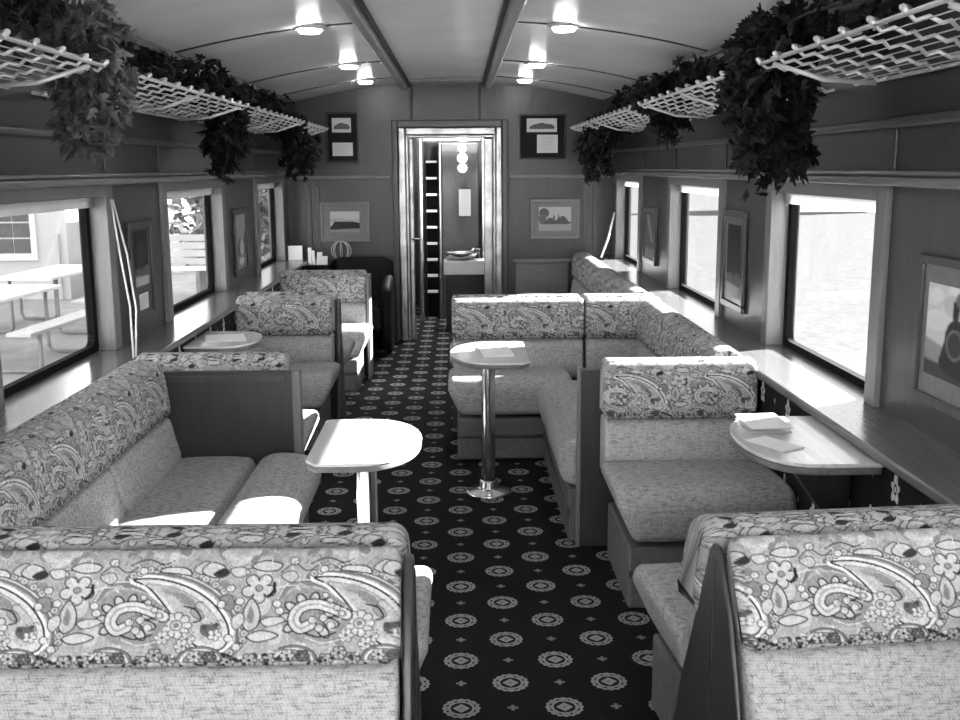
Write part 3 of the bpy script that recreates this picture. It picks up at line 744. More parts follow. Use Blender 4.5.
def dshape(xs, xr, y0, y1, n=18):
    """straight side at xs, rounded side reaching xr; small cut corners on the straight side"""
    c = .035*(1 if xr > xs else -1); ym = (y0+y1)/2; hy = (y1-y0)/2; xm = xs+(xr-xs)*.42
    pts = [(xs, y0+.05), (xs, y1-.02), (xs+c*.6, y1)]
    for t in np.linspace(PI/2, -PI/2, n): pts.append((xm+(xr-xm)*abs(math.cos(t))**.85, ym+hy*math.sin(t)))
    pts.append((xs+c, y0)); return pts
pedestal('pedestal_table', 'round-ended white table on a steel pole left of aisle, beside the wall sofa', dshape(-.40, -.05, 3.08, 3.66), (-.232, 3.33), .72, 'pedestal tables by the aisle')
pedestal('pedestal_table', 'round-ended table with white paper on a steel pole before the L-shaped sofa', dshape(.402, .028, 4.72, 5.34), (.215, 5.06), .72, 'pedestal tables by the aisle')
def wall_table(label, sg, xw, xt, y0, y1, zt):
    T = thing('wall_table', label, 'table', (sg*(xw+xt)/2, (y0+y1)/2, 0), 'tables fixed to the wall')
    ym = (y0+y1)/2; hy = (y1-y0)/2; xm = xw-(xw-xt)*.45
    pts = [(sg*xw, y0), (sg*xw, y1)]
    for t in np.linspace(PI/2, -PI/2, 20): pts.append((sg*(xm-(xm-xt)*abs(math.cos(t))**.7), ym+hy*math.sin(t)))
    mb = MB(); mb.prism(pts, lambda p, q, w: (p, q, w), zt-.012, zt); mb.build('table_top', M['top_dark'], T, bevel=.003)
    cx = sum(p for p, q in pts)/len(pts)
    mb = MB(); mb.prism([(cx+(p-cx)*.985, ym+(q-ym)*.985) for p, q in pts], lambda p, q, w: (p, q, w), zt-.035, zt-.0125); mb.build('edge_band', M['edge'], T, bevel=.004)
    mb = MB(); mb.prism([(xw, zt-.036), (xw-.22, zt-.036), (xw-.20, zt-.06), (xw-.03, zt-.30), (xw, zt-.30)], lambda p, q, w: (sg*p, w, q), ym-.05, ym+.05); mb.build('bracket', M['panel'], T, bevel=.006)
    return T
wall_table('dark wall table holding a white booklet by the right window', 1, 1.288, .935, 2.87, 3.46, .764)
wall_table('dark wall table with a folded paper under the second left window', -1, 1.288, .95, 5.12, 5.62, .742)
# papers
def sheet(poly, z, h, label, cat, name, group=None):
    mb = MB(); mb.prism(poly, lambda p, q, w: (p, q, w), z, z+h); return tag(mb.build(name, M['paper']), label, cat, group)
def rect(cx, cy, w, h, a):
    c, s = math.cos(a), math.sin(a)
    return [(cx+x*c-y*s, cy+x*s+y*c) for x, y in ((-w/2, -h/2), (w/2, -h/2), (w/2, h/2), (-w/2, h/2))]
sheet(rect(.25, 5.02, .15, .27, .08), .7212, .006, 'white paper lying on the table before the L-shaped sofa', 'paper', 'paper_sheet')
sheet(rect(1.035, 3.09, .09, .16, .5), .7652, .003, 'white leaflet lying flat on the right wall table in front of the booklet', 'leaflet', 'leaflet')
sheet(rect(-1.13, 5.36, .20, .22, .25), .7432, .006, 'folded white paper on the left wall table', 'paper', 'folded_paper')
bk = thing('booklet', 'thick white booklet lying on the right wall table', 'booklet', (1.06, 3.31, .766))
def leafpage(x0, y0, x1, y1, z0, z1, dx, dy):
    mb = MB(); mb.v = [(x0, y0, z0), (x1, y1, z0), (x1+dx, y1+dy, z1), (x0+dx, y0+dy, z1)]
    nx, ny = (y1-y0), -(x1-x0); L = math.hypot(nx, ny); o = (nx/L*.003, ny/L*.003)
    mb.v += [(p[0]+o[0], p[1]+o[1], p[2]+.002) for p in mb.v]
    mb.f = [(0, 1, 2, 3), (7, 6, 5, 4), (0, 4, 5, 1), (1, 5, 6, 2), (2, 6, 7, 3), (3, 7, 4, 0)]; return mb
leafpage(1.000, 3.215, 1.135, 3.225, .780, .786, -.008, .185).build('cover', M['paper'], bk)
leafpage(1.003, 3.218, 1.133, 3.228, .7655, .772, -.008, .18).build('pages', M['paper'], bk)

# ------------------------------------------------------------------ luggage racks
RACK_ROOT = []
def rack(sg, y0, y1, label):
    T = thing('luggage_rack', label, 'luggage rack', (sg*1.3, (y0+y1)/2, 1.88), 'wire luggage racks')
    xf, zf, xb, zb = 1.10, 1.94, 1.455, 1.875
    P = lambda t, y, dz=0.: (sg*(xf+(xb-xf)*t), y, zf+(zb-zf)*t+dz)
    MB().tube([P(0, y0), P(0, y1)], .0065, 8).build('front_rail', M['wire'], T, smooth=True)
    MB().tube([P(1, y0), P(1, y1)], .0065, 8).build('rear_rail', M['wire'], T, smooth=True)
    mb = MB()
    for k in range(1, 8): mb.tube([P(k/8, y0, -.004), P(k/8, y1, -.004)], .0022, 5)
    n = max(3, int((y1-y0)/.19)); rn = random.Random(int(y0*10))
    for j in range(n+1):
        y = y0+(y1-y0)*j/n
        pts = []
        for k in range(15):
            t = k/14; pts.append(P(t, y+.014*math.sin(k*PI/2.), -.003+.006*math.cos(k*PI)))
        mb.tube(pts, .0058, 5)
    mb.build('netting', M['wire'], T, smooth=True)
    for j in range(n+1):
        y = y0+(y1-y0)*j/n
        if True: MB().tube([P(-.01, y-.012), (sg*(xf-.012), y, zf+.014), P(.03, y+.012, .012)], .0085, 6).build('knob', M['wire'], T, smooth=True)
    for y in (y0+.12, (y0+y1)/2, y1-.12):
        MB().tube([P(0, y, .004), (sg*1.24, y, 1.985), (sg*1.40, y, 2.03), (sg*1.474, y, 2.05)], .008, 6).build('stay', M['wire'], T, smooth=True)
        MB().tube([P(.02, y, -.008), P(.5, y, -.03), P(.98, y, -.01)], .008, 6).build('bracket', M['wire'], T, smooth=True)
for sg, nm in ((-1, 'left'), (1, 'right')):
    q = 'vine-draped ' if False else ''
    rack(sg, .9, 3.64, 'wire luggage rack nearest the camera on the %s wall' % nm)
    rack(sg, 3.93, 6.02, 'second wire luggage rack along the %s wall' % nm)
    rack(sg, 6.34, 8.18, 'third wire luggage rack along the %s wall' % nm)
    rack(sg, 8.42, 9.62, 'farthest wire luggage rack on the %s wall, by the end wall' % nm)

# ------------------------------------------------------------------ ivy
LEAF = [(0, 0), (.26, -.16), (.60, .04), (.30, .28), (.66, .56), (.26, .56), (.20, .84), (0, 1.12), (-.20, .84), (-.26, .56), (-.66, .56), (-.30, .28), (-.60, .04), (-.26, -.16)]
def add_leaf(mb, p, d, up, size, rn):
    p = Vector(p); p.x = max(-1.37, min(1.37, p.x)); p.z = min(p.z, ceil_z(p.x)-.075)
    d = d.normalized(); s = d.cross(up)
    if s.length < 1e-3: s = Vector((1, 0, 0))
    s.normalize(); n = s.cross(d)
    b = len(mb.v); c = p+d*size*.4
    mb.v.append(tuple(c+n*size*.10))
    for x, y in LEAF:
        mb.v.append(tuple(p+s*(x*size)+d*(y*size)-n*(abs(x)*size*.28)+n*rn.uniform(-.05, .05)*size))
    for k in range(len(LEAF)): mb.f.append((b, b+1+k, b+1+(k+1) % len(LEAF)))
def ivy(label, blobs, runs, size, mat, seed, name='ivy_garland'):
    """blobs: (centre, radii, count) hanging clumps ; runs: stem polylines with leaves along them"""
    rn = random.Random(seed); c0 = blobs[0][0] if blobs else runs[0][0][0]
    T = thing(name, label, 'ivy', c0, 'ivy draped on the racks')
    mb = MB()
    for c, r, n in blobs:
        c = Vector(c)
        for _ in range(n):
            while True:
                v = Vector((rn.uniform(-1, 1), rn.uniform(-1, 1), rn.uniform(-1, 1)))
                if .25 < v.length < 1: break
            k = rn.uniform(.8, 1.15)
            p = c+Vector((v.x*r[0], v.y*r[1], v.z*r[2]))*k
            d = Vector((v.x*.8+rn.uniform(-.6, .6), v.y*.8+rn.uniform(-.6, .6), -.7+rn.uniform(-.7, .6)))
            up = Vector((rn.uniform(-1, 1), rn.uniform(-1.2, .2), rn.uniform(-.3, 1)))
            add_leaf(mb, p, d, up, size*rn.uniform(.7, 1.25), rn)
    st = MB()
    for pts, n, rad in runs:
        cp = catmull(pts, 6, False); st.tube(cp, .006, 5)
        for _ in range(n):
            i = rn.randrange(len(cp)); p = Vector(cp[i])+Vector((rn.gauss(0, rad), rn.gauss(0, rad), rn.gauss(0, rad)))
            add_leaf(mb, p, Vector((rn.uniform(-1, 1), rn.uniform(-1, 1), rn.uniform(-1, .6))), Vector((rn.uniform(-1, 1), rn.uniform(-1, .3), rn.uniform(-.3, 1))), size*rn.uniform(.7, 1.2), rn)
    mb.build('foliage', mat, T, recalc=False)
    if st.v: st.build('stem', M['stem'], T, smooth=True)
ivy('grey-leaved ivy clump hanging between the two nearest left racks',
    [((-1.22, 3.72, 2.08), (.16, .12, .10), 170), ((-1.17, 3.74, 1.88), (.12, .11, .17), 220), ((-1.20, 3.72, 1.74), (.11, .10, .09), 110)],
    [([(-1.36, 3.55, 2.1), (-1.22, 3.72, 2.12), (-1.16, 3.78, 1.95), (-1.19, 3.72, 1.70)], 60, .04)], .050, M['leaf_grey'], 1)
ivy('dark ivy trailing at the top left edge above the nearest left rack', [((-1.34, 2.95, 2.10), (.10, .35, .06), 70)],
    [([(-1.37, 2.2, 2.09), (-1.33, 2.9, 2.10), (-1.30, 3.5, 2.08)], 190, .05)], .058, M['leaf'], 2)
ivy('dark ivy bunch hanging after the second left rack', [((-1.28, 6.12, 2.02), (.15, .22, .12), 150), ((-1.25, 6.15, 1.80), (.13, .12, .20), 160)],
    [([(-1.36, 4.7, 2.08), (-1.34, 5.4, 2.07), (-1.30, 6.1, 2.05), (-1.28, 6.15, 1.62)], 230, .045)], .06, M['leaf'], 3)
ivy('dark ivy bunch hanging by the farthest left rack near the end wall', [((-1.27, 8.35, 1.95), (.14, .2, .12), 110), ((-1.2, 8.75, 1.78), (.13, .25, .2), 170)],
    [([(-1.36, 6.5, 2.07), (-1.34, 7.4, 2.06), (-1.30, 8.2, 2.04), (-1.2, 8.8, 1.58)], 260, .05)], .06, M['leaf'], 4)
ivy('large dark ivy clump hanging between the two nearest right racks',
    [((1.24, 3.86, 2.07), (.16, .15, .10), 250), ((1.18, 3.82, 1.87), (.16, .13, .18), 500), ((1.21, 3.80, 1.66), (.13, .11, .11), 230)],
    [([(1.36, 3.3, 2.1), (1.25, 3.75, 2.1), (1.18, 3.82, 1.92), (1.2, 3.8, 1.56)], 90, .05)], .047, M['leaf'], 5)
ivy('dark ivy trailing along the second right rack', [((1.24, 6.14, 2.02), (.16, .2, .12), 160), ((1.27, 6.1, 1.88), (.13, .12, .12), 90)],
    [([(1.37, 4.0, 2.09), (1.36, 5.0, 2.08), (1.33, 6.0, 2.06), (1.30, 6.25, 1.98)], 300, .045)], .06, M['leaf'], 6)
ivy('dark ivy bunch hanging by the farthest right rack near the end wall', [((1.30, 8.30, 1.95), (.13, .2, .12), 120), ((1.22, 8.95, 1.80), (.14, .22, .24), 200)],
    [([(1.37, 6.4, 2.07), (1.35, 7.4, 2.06), (1.30, 8.2, 2.04), (1.22, 8.95, 1.55)], 260, .05)], .06, M['leaf'], 7)

# ------------------------------------------------------------------ ceiling lamps
for y, nm in ((1.75, None), (3.72, None), (5.69, 'nearest in view'), (7.67, 'second in view'), (9.0, 'by the end wall')):
    for sx, sd in ((-.69, 'left'), (.635, 'right')):
        z = ceil_z(sx)
        T = thing('ceiling_light', 'round ceiling lamp %s on the %s side of the ceiling' % (nm, sd) if nm else 'round ceiling lamp above the %s, %s side of the ceiling' % ('nearest benches' if y < 2 else 'nearest round-ended table', sd), 'lamp', (sx, y, z-.05), 'round ceiling lamps')
        MB().lathe([(.092, .0), (.090, -.010), (.072, -.020), (.060, -.020), (.060, 0)], (sx, y, z+.004), 32).build('rim', M['lamp_rim'], T, smooth=True)
        MB().lathe([(.058, -.010), (.058, -.030), (.05, -.037), (.002, -.040)], (sx, y, z+.004), 32).build('diffuser', M['lamp'], T, smooth=True)

# ------------------------------------------------------------------ pictures
def painting(kind):
    w, h = 120, 80; rs = random.Random(kind)
    if kind == 'engine_smoke':
        r = Ras(w, h, .62); 
        for k in range(26): r.ell(rs.uniform(0, w), rs.uniform(0, 34), rs.uniform(8, 18), rs.uniform(5, 10), 0, fill=rs.choice([.7, .55, .75]))
        r.shape([(0, 62), (120, 74), (120, 80), (0, 80)], fill=.06); r.shape([(0, 48), (60, 58), (60, 70), (0, 66)], fill=.3)
        r.spline([(30, 72), (30, 48), (34, 34), (44, 28), (70, 28), (96, 40), (110, 74)], fill=.03); r.ell(46, 48, 12, fill=.05, edge=.2, lw=2); r.shape([(42, 30), (40, 12), (50, 11), (49, 30)], fill=.03)
        for k in range(8): r.ell(50+k*5, 10-k, 6+k, fill=.16)
        return r
    if kind == 'dark_hills':
        r = Ras(w, h, .55); r.shape([(0, 60), (10, 52), (18, 36), (60, 34), (120, 44), (120, 72), (0, 72)], fill=.03); r.shape([(0, 70), (120, 66), (120, 80), (0, 80)], fill=.28); r.spline([(0, 30), (40, 26), (80, 32), (120, 30), (120, 38), (0, 38)], fill=.42); return r
    if kind == 'village':
        r = Ras(w, h, .50); r.ell(20, 20, 18, 16, fill=.12); r.ell(14, 40, 14, 20, fill=.14); r.spline([(20, 55), (40, 36), (65, 44), (90, 30), (110, 48), (120, 56), (20, 60)], fill=.1); r.shape([(0, 58), (120, 58), (120, 80), (0, 80)], fill=.36); r.shape([(52, 40), (56, 24), (60, 40)], fill=.06); r.shape([(70, 44), (74, 22), (78, 44)], fill=.05); return r
    if kind == 'sketch':
        r = Ras(w, h, .62); r.spline([(18, 58), (22, 42), (40, 34), (60, 28), (80, 34), (100, 38), (104, 58)], fill=.12, edge=.05, lw=3); r.shape([(14, 60), (108, 60)], edge=.1, lw=3, closed=False); return r
    if kind == 'text':
        r = Ras(w, h, .66)
        for k in range(6):
            x = rs.uniform(10, 20); r.shape([(x, 14+k*10), (x+rs.uniform(55, 85), 14+k*10)], edge=.5, lw=2.5, closed=False)
        return r
    if kind == 'tall_dark':
        r = Ras(60, 140, .30); r.shape([(0, 0), (60, 0), (60, 90), (0, 96)], fill=.018); r.shape([(0, 96), (60, 90), (60, 118), (0, 112)], fill=.10); r.ell(30, 60, 14, 40, fill=.03); r.shape([(0, 118), (60, 118), (60, 140), (0, 140)], fill=.42); return r
    if kind == 'tall_scene':
        r = Ras(60, 140, .28); r.spline([(0, 90), (20, 60), (40, 70), (60, 40), (60, 110), (0, 110)], fill=.10); r.ell(34, 88, 12, 24, fill=.42); r.shape([(0, 108), (60, 104), (60, 140), (0, 140)], fill=.2); r.ell(30, 122, 16, 10, fill=.5); return r
    r = Ras(60, 140, .10); r.spline([(10, 20), (30, 10), (50, 70), (40, 90), (18, 60)], fill=.16); r.shape([(0, 108), (60, 108), (60, 140), (0, 140)], fill=.22); r.shape([(12, 10), (18, 10), (48, 86), (42, 88)], fill=.4); return r
def canvas(r, c0, eu, ev, nrm, T, name='print', off=.003):
    """grid sheet: c0 lower-left corner, eu/ev edge vectors"""
    mb = MB(); nx, ny = 50, 50; c0 = Vector(c0); eu = Vector(eu); ev = Vector(ev); nrm = Vector(nrm)
    xs = np.linspace(0, 1, nx); ys = np.linspace(0, 1, ny); C_ = []
    for j in ys:
        for i in xs: mb.v.append(tuple(c0+eu*i+ev*j+nrm*off)); C_.append((i*r.w, (1-j)*r.h))
    C_ = np.array(C_); mb.c = r.sample(C_[:, 0], C_[:, 1])
    for j in range(ny-1):
        for i in range(nx-1): mb.f.append((j*nx+i, j*nx+i+1, (j+1)*nx+i+1, (j+1)*nx+i))
    return mb.build(name, M['print'], T, recalc=False)
def frame(name, label, c0, eu, ev, nrm, bw, mw, inner, fm, mm=None, th=.022, extra=None):
    """bw moulding width; mw mount width"""
    c0 = Vector(c0); eu = Vector(eu); ev = Vector(ev); nrm = Vector(nrm).normalized(); U = eu.normalized(); W = ev.normalized(); lu, lv = eu.length, ev.length
    T = thing(name, label, 'picture', tuple(c0+eu*.5), 'framed pictures')
    def slab(a0, a1, b0, b1, d0, d1):
        mb = MB(); 
        for a in (a0, a1):
            for b in (b0, b1):
                for d in (d0, d1): mb.v.append(tuple(c0+U*a+W*b+nrm*d))
        for q in ((0,1,3,2),(4,6,7,5),(0,4,5,1),(2,3,7,6),(0,2,6,4),(1,5,7,3)): mb.f.append(q)
        return mb
    fr = MB()
    for q in ((0, lu, 0, bw), (0, lu, lv-bw, lv), (0, bw, bw, lv-bw), (lu-bw, lu, bw, lv-bw)):
        s = slab(*q, .001, th); b = len(fr.v); fr.v += s.v; fr.f += [tuple(b+i for i in f) for f in s.f]
    fr.build('frame', fm, T, bevel=.004)
    slab(bw, lu-bw, bw, lv-bw, .001, .010).build('mount', mm or M['matboard'], T)
    for (a, b, w_, h_, k) in inner:
        canvas(painting(k), c0+U*(a*lu)+W*(b*lv), U*(w_*lu), W*(h_*lv), nrm, T, off=.0125)
    return T
ny = (0, -1, 0); yw = YE-.001
frame('framed_picture', 'grey framed print of a dark building on the end wall, left of doorway', (-1.20, yw, .935), (.45, 0, 0), (0, 0, .365), ny, .03, 0, [(.20, .24, .60, .52, 'dark_hills')], M['frame_light'])
frame('framed_picture', 'grey framed print of a small harbour scene on the end wall, right of doorway', (.735, yw, .95), (.455, 0, 0), (0, 0, .365), ny, .03, 0, [(.17, .20, .66, .60, 'village')], M['frame_light'])
frame('framed_picture', 'tall black frame with two white cards high on the end wall, left of doorway', (-1.128, yw, 1.65), (.297, 0, 0), (0, 0, .455), ny, .018, 0, [(.2, .60, .58, .28, 'sketch'), (.2, .14, .62, .26, 'text')], M['blackframe'], M['black'])
frame('framed_picture', 'tall black frame with two white cards high on the end wall, right of doorway', (.63, yw, 1.675), (.44*.67+.14, 0, 0) if False else (.43, 0, 0), (0, 0, .405), ny, .016, 0, [(.16, .60, .64, .30, 'sketch'), (.38, .14, .44, .40, 'text')], M['blackframe'], M['black'])
# along the walls
XI = XW-.0005
nl, nr = (1, 0, 0), (-1, 0, 0)
frame('framed_picture', 'wide framed photograph of a smoking steam engine beside the nearest right window', (XI, 3.15, .90), (0, -.62, 0), (0, 0, .44), nr, .028, 0, [(.10, .20, .78, .62, 'engine_smoke')], M['frame'], M['frame_light'])
frame('framed_picture', 'tall framed dark print between the first and second right windows', (XI, 5.55, .88), (0, -.42, 0), (0, 0, .50), nr, .035, 0, [(.2, .12, .6, .74, 'tall_dark')], M['frame'], M['frame_light'])
frame('framed_picture', 'tall framed print between the second and third right windows', (XI, 7.98, .90), (0, -.50, 0), (0, 0, .41), nr, .04, 0, [(.12, .08, .76, .84, 'tall_glint')], M['frame'], M['frame_light'])
frame('framed_picture', 'tall framed print with a light card between the first and second left windows', (-XI, 4.99, .865), (0, .37, 0), (0, 0, .49), nl, .035, 0, [(.2, .36, .6, .54, 'tall_dark'), (.3, .12, .4, .16, 'text')], M['frame'], M['frame'])
frame('framed_picture', 'tall framed print between the second and third left windows', (-XI, 7.33, .86), (0, .44, 0), (0, 0, .47), nl, .04, 0, [(.15, .1, .7, .8, 'tall_scene')], M['frame'], M['frame'])

# ------------------------------------------------------------------ cords of the blinds
tag(MB().tube([(-1.462, 4.73, 1.47), (-1.41, 4.64, 1.25), (-1.345, 4.53, 1.02), (-1.326, 4.47, .803)], .0045, 6).build('blind_cord', M['cord'], smooth=True), 'white cord slanting down beside the nearest left window', 'cord', 'blind cords')
tag(MB().tube([(-1.462, 4.755, 1.47), (-1.39, 4.68, 1.23), (-1.335, 4.58, 1.00), (-1.326, 4.505, .803)], .0045, 6).build('blind_cord', M['cord'], smooth=True), 'second white cord, just right of the one by the nearest left window', 'cord', 'blind cords')
tag(MB().tube([(1.455, 9.38, 1.20), (1.38, 9.2, 1.0), (1.298, 9.02, .842)], .010, 6).build('blind_cord', M['cord'], smooth=True), 'white cord slanting down at the farthest right window', 'cord', 'blind cords')

# ------------------------------------------------------------------ far left corner: armchair, leaflets, ornament
ch = thing('armchair', 'black round-backed armchair beside the end doorway', 'armchair', (-.78, 9.15, 0))
prof = [(-.31, .06), (-.31, .60), (-.27, .72), (-.15, .80), (0, .83), (.15, .80), (.25, .74), (.27, .60), (.27, .06)]
pad([(0.0, .05), (0., .45), (.0, .78), (.03, .815), (.08, .82), (.12, .79), (.13, .5), (.14, .05)], facing('y', 9.50, -1), -1.06, -.52, .08, .02, .03).build('back', M['black'], ch, smooth=True)
pad([(0, .2), (0, .40), (.04, .44), (.25, .45), (.42, .43), (.45, .38), (.44, .2)], facing('y', 9.36, -1), -.99, -.59, .05, .02, .04).build('seat', M['black'], ch, smooth=True)
for a, b in ((-1.065, -.975), (-.605, -.515)):
    pad([(0, .05), (0, .60), (.06, .66), (.35, .62), (.46, .58), (.48, .50), (.47, .05)], facing('y', 9.42, -1), a, b, .04, .02, .03).build('arm', M['black'], ch, smooth=True)
MB().box(-1.03, -.55, 8.94, 9.44, .001, .06).build('plinth', M['black'], ch, bevel=.01)
cabinet = thing('side_cabinet', 'low black cabinet in the far left corner under the white leaflets', 'cabinet', (-1.15, 9.5, 0))
MB().box(-1.284, -1.075, 9.28, 9.77, .001, .74).build('body', M['blackframe'], cabinet, bevel=.006)
MB().box(-1.284, -1.07, 9.27, 9.77, .741, .765).build('top', M['blackframe'], cabinet, bevel=.004)
for i, (x, w, h, t, a) in enumerate(((-1.385, .125, .125, .02, .0), (-1.243, .030, .15, .02, -.0), (-1.208, .026, .125, .018, -.06), (-1.165, .045, .11, .016, .10), (-1.115, .05, .075, .016, .05))):
    mb = MB(); zb = .8015 if i == 0 else .766
    lx = [(-w/2, 0), (w/2, 0), (w/2+a*h, h), (-w/2+a*h, h)]
    mb.prism(lx, lambda p, q, ww: (x+p, ww, zb+q), (9.40 if i == 0 else 9.30), (9.40 if i == 0 else 9.30)+t)
    lab = ['widest white leaflet standing on the window sill in the far left corner', 'tall white leaflet on the black cabinet, next to the wide one on the sill', 'narrow white leaflet in the middle of the far left row', 'short white leaflet next to last in the far left row', 'smallest white card at the right end of the far left row'][i]
    tag(mb.build('leaflet', M['paper']), lab, 'leaflet', 'leaflets standing in the far left corner')
om = thing('wire_ornament', 'looped pale wire ornament behind the black armchair', 'ornament', (-.98, 9.6, .767))
for k in range(4):
    t0 = k*PI/4
    MB().tube([(-1.0+.09*math.cos(t)*math.cos(t0), 9.62+.07*math.cos(t)*math.sin(t0), .865+.085*math.sin(t)) for t in np.linspace(0, 2*PI, 22)], .004, 5).build('loop', M['lamp_rim'], om, smooth=True)
MB().lathe([(.035, 0), (.035, .006), (.008, .012), (.008, .02)], (-1.0, 9.62, .767), 16).build('foot', M['lamp_rim'], om)
MB().box(-1.07, -.90, 9.54, 9.72, .001, .766).build('plant_stand', M['blackframe'], None)
tag(Part(bpy.data.objects['plant_stand'], (0, 0, 0)), 'slim black stand under the wire ornament in the far left corner', 'stand')

# ------------------------------------------------------------------ outside
struct(MB().box(XO+.05, 120, -60, 160, -1.25, -1.15).build('ground_right', M['gravel']))
struct(MB().box(-60, -XO-.05, -60, 120, -.55, -.45).build('ground_left', M['paving']))
GZ = -.45
hs = thing('building', 'pale station building with a many-paned window seen through the nearest left window', 'building', (-12, 17, GZ))
mb = MB(); mb.box(-24, -6.2, 17, 24, GZ, 5.2); mb.build('wall', M['render'], hs)
mb = MB(); mb.prism([(17-.5, 5.2), (24.5, 5.2), (20.5, 7.6)], lambda p, q, w: (w, p, q), -24.4, -6.2); mb.build('roof', M['grey'], hs)
for wx in (-7.15, -9.8):
    mb = MB(); mb.box(wx-.48, wx+.48, 16.93, 16.999, .30-.12, 1.35); wf = mb.build('window_frame', M['white'], hs, bevel=.01)
    for i in range(3):
        for j in range(4):
            MB().box(wx-.40+i*.272, wx-.40+i*.272+.25, 16.90, 16.94, .30+j*.25, .30+j*.25+.225).build('pane', M['pane'], wf)
MB().tube([(-6.34, 16.95, .6), (-6.34, 16.95, GZ)], .03, 6).build('downpipe', M['render'], hs)
h2 = thing('building', 'far white sunlit building past the corner of the pale station building', 'building', (-16, 45, GZ))
MB().box(-30, -11, 42, 50, GZ, 6).build('wall', M['white'], h2); MB().prism([(41.5, 6), (50.5, 6), (46, 8.4)], lambda p, q, w: (w, p, q), -30.5, -10.5).build('roof', M['grey'], h2)
def picnic(cx, cy, rz, label):
    T = thing('picnic_table', label, 'picnic table', (cx, cy, GZ), 'picnic tables outside')
    c, s = math.cos(rz), math.sin(rz); R = lambda x, y, z: (cx+x*c-y*s, cy+x*s+y*c, GZ+z)
    def slab(x0, x1, y0, y1, z0, z1, nm, m):
        mb = MB()
        for x in (x0, x1):
            for y in (y0, y1):
                for z in (z0, z1): mb.v.append(R(x, y, z))
        for q in ((0,1,3,2),(4,6,7,5),(0,4,5,1),(2,3,7,6),(0,2,6,4),(1,5,7,3)): mb.f.append(q)
        mb.build(nm, m, T, bevel=.008)
    slab(-.9, .9, -.37, .37, .71, .75, 'table_top', M['white'])
    for sy in (-.72, .72): slab(-.9, .9, sy-.13, sy+.13, .42, .46, 'bench_seat', M['render'])
    for sx in (-.62, .62):
        for sy in (-1, 1):
            MB().tube([R(sx, sy*.30, .70), R(sx, sy*.30, .09), R(sx, sy*.33, .035), R(sx, sy*.38, .028), R(sx, sy*.72, .028), R(sx, sy*.77, .035), R(sx, sy*.80, .09), R(sx, sy*.80, .41)], .022, 8).build('leg_frame', M['grey'], T, smooth=True)
picnic(-4.95, 11.3, 1.50, 'white picnic table in front, outside the nearest left window')
picnic(-5.25, 13.9, 1.50, 'farther white picnic table outside, by the pale building')
sb = thing('park_bench', 'pale slatted bench outside the second left window', 'bench', (-4.9, 17, GZ))
for k in range(4): MB().box(-5.9, -3.95, 17.5, 17.54, GZ+.50+k*.13, GZ+.60+k*.13).build('back_slat', M['render'], sb)
for k in range(3): MB().box(-5.9, -3.95, 17.0+k*.15, 17.13+k*.15, GZ+.44, GZ+.48).build('seat_slat', M['white'], sb)
for x in (-5.7, -4.15): MB().box(x-.03, x+.03, 17.0, 17.52, GZ, GZ+.44).build('leg', M['grey'], sb)
ps = MB().lathe([(.14, 0), (.13, 3.6)], (-5.57, 21.2, GZ), 14).build('post', M['white']); tag(ps, 'white post outside the second left window', 'post')
def shrub(label, c, r, n, seed, size):
    rn = random.Random(seed); T = thing('shrub', label, 'shrub', (c[0], c[1], GZ), 'shrubs outside on the left')
    mb = MB(); cc = Vector((c[0], c[1], c[2]))
    for _ in range(n):
        v = Vector((rn.gauss(0, .5), rn.gauss(0, .5), rn.gauss(0, .5)))
        p = cc+Vector((v.x*r[0], v.y*r[1], v.z*r[2])); 
        if p.z < GZ+.05: continue
        d = Vector((rn.uniform(-1, 1), rn.uniform(-1, 1), rn.uniform(-.8, .8))); s = d.orthogonal().normalized(); d.normalize()
        b = len(mb.v); L = size*rn.uniform(.6, 1.3)
        mb.v += [tuple(p), tuple(p+d*L*.5+s*L*.28), tuple(p+d*L), tuple(p+d*L*.5-s*L*.28)]; mb.f.append((b, b+1, b+2, b+3))
    mb.build('foliage', M['shrub'], T, recalc=False)
    MB().tube([(c[0], c[1], GZ), (c[0], c[1], c[2])], .05, 6).build('trunk', M['bark'], T)
shrub('tall leafy shrub behind the pale slatted bench', (-4.45, 19.2, 1.2), (.60, .6, 1.3), 900, 11, .20)
shrub('dark bush outside the farthest left window', (-4.1, 22.0, .9), (.9, .9, 1.3), 1000, 13, .24)
shrub('second dark bush farther along outside the farthest left window', (-5.2, 25.5, 1.4), (1.2, 1.2, 1.8), 1100, 14, .28)
for i, (x, y, w, d, h, lab) in enumerate(((24, 64, 8, 5, 3.0, 'pale low shed far across the gravel, left of three'), (35, 70, 7, 5, 3.6, 'pale shed far across the gravel, middle of three'), (44, 66, 10, 5, 2.8, 'pale long shed far across the gravel, right of three'))):
    T = thing('shed', lab, 'shed', (x, y, -1.15), 'sheds across the gravel')
    MB().box(x-w/2, x+w/2, y, y+d, -1.15, -1.15+h).build('wall', M['white'], T)
    MB().prism([(y-.3, -1.15+h), (y+d+.3, -1.15+h), (y+d/2, -1.15+h+1.)], lambda p, q, ww: (ww, p, q), x-w/2-.3, x+w/2+.3).build('roof', M['render'], T)

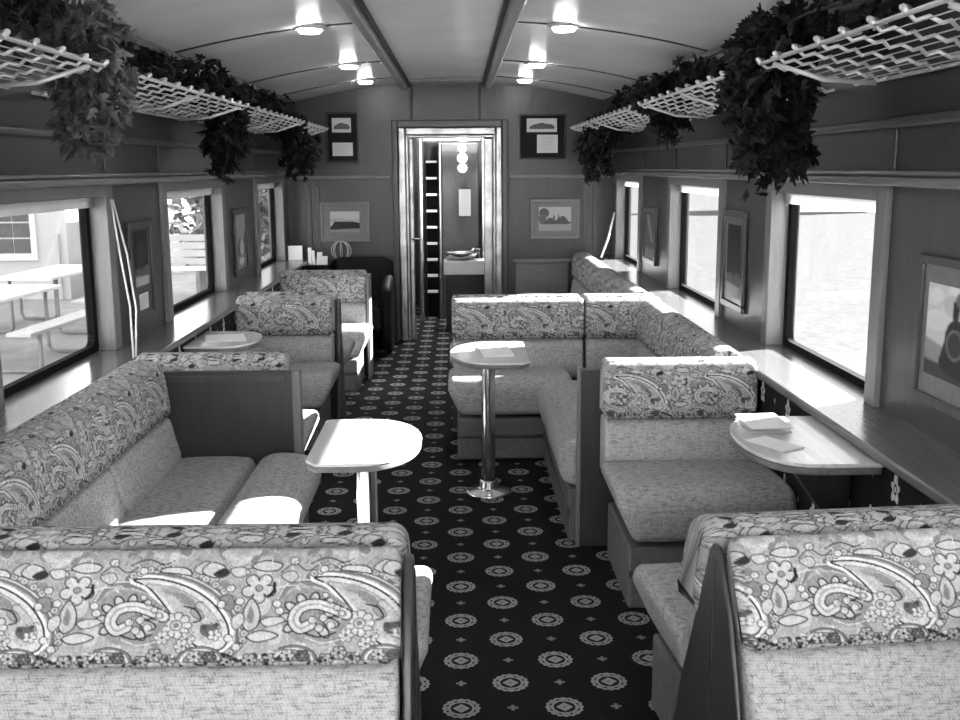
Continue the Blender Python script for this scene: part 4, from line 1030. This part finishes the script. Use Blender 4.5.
# ------------------------------------------------------------------ light
w = bpy.data.worlds.new('sky'); SC.world = w; w.use_nodes = True
nt_ = w.node_tree; nt_.nodes.clear()
bg = nt_.nodes.new('ShaderNodeBackground'); out = nt_.nodes.new('ShaderNodeOutputWorld')
tc = nt_.nodes.new('ShaderNodeTexCoord'); sx_ = nt_.nodes.new('ShaderNodeSeparateXYZ'); rp = nt_.nodes.new('ShaderNodeValToRGB')
nt_.links.new(tc.outputs['Generated'], sx_.inputs[0]); nt_.links.new(sx_.outputs[2], rp.inputs[0])
rp.color_ramp.elements[0].position = 0.; rp.color_ramp.elements[0].color = (1, 1, 1, 1)
rp.color_ramp.elements[1].position = .8; rp.color_ramp.elements[1].color = (.55, .55, .55, 1)
nt_.links.new(rp.outputs[0], bg.inputs[0]); bg.inputs[1].default_value = 1.45
nt_.links.new(bg.outputs[0], out.inputs[0])
sun = bpy.data.lights.new('sun', 'SUN'); sun.energy = 30.; sun.angle = math.radians(.53)
so = bpy.data.objects.new('sun', sun); COL.objects.link(so)
so.rotation_euler = Vector((-1, -.46, -.383)).to_track_quat('-Z', 'Y').to_euler()
so.location = (12, 8, 6)
def point(name, loc, e, r=.05):
    l = bpy.data.lights.new(name, 'POINT'); l.energy = e; l.shadow_soft_size = r
    o = bpy.data.objects.new(name, l); COL.objects.link(o); o.location = loc
point('vestibule_fill', (.1, 10.7, 2.1), 45.)  # added fill without a fixture, brightens the basin counter and notice

# ------------------------------------------------------------------ camera
f, H, CX, ROLL = 1050., 1.6, .08, math.radians(.3)
_r = math.tan(ROLL)
pitch = math.atan((192+21*_r)/f); yaw = math.atan((21-192*_r)*math.cos(pitch)/f)
Fv = Vector((math.sin(yaw)*math.cos(pitch), math.cos(yaw)*math.cos(pitch), -math.sin(pitch)))
R0 = Vector((math.cos(yaw), -math.sin(yaw), 0)); U0 = R0.cross(Fv)
Rv = R0*math.cos(ROLL)-U0*math.sin(ROLL); Uv = U0*math.cos(ROLL)+R0*math.sin(ROLL)
cam = bpy.data.cameras.new('camera'); cam.sensor_width = 36.; cam.lens = 36.*f/960.; cam.clip_start = .05; cam.clip_end = 500
co = bpy.data.objects.new('camera', cam); COL.objects.link(co)
co.matrix_world = Matrix(((Rv.x, Uv.x, -Fv.x, CX), (Rv.y, Uv.y, -Fv.y, 0), (Rv.z, Uv.z, -Fv.z, H), (0, 0, 0, 1)))
SC.camera = co
vs = SC.view_settings
vs.view_transform = 'Standard'; vs.look = 'None'; vs.gamma = 1.; vs.use_curve_mapping = False; vs.exposure = 1.45
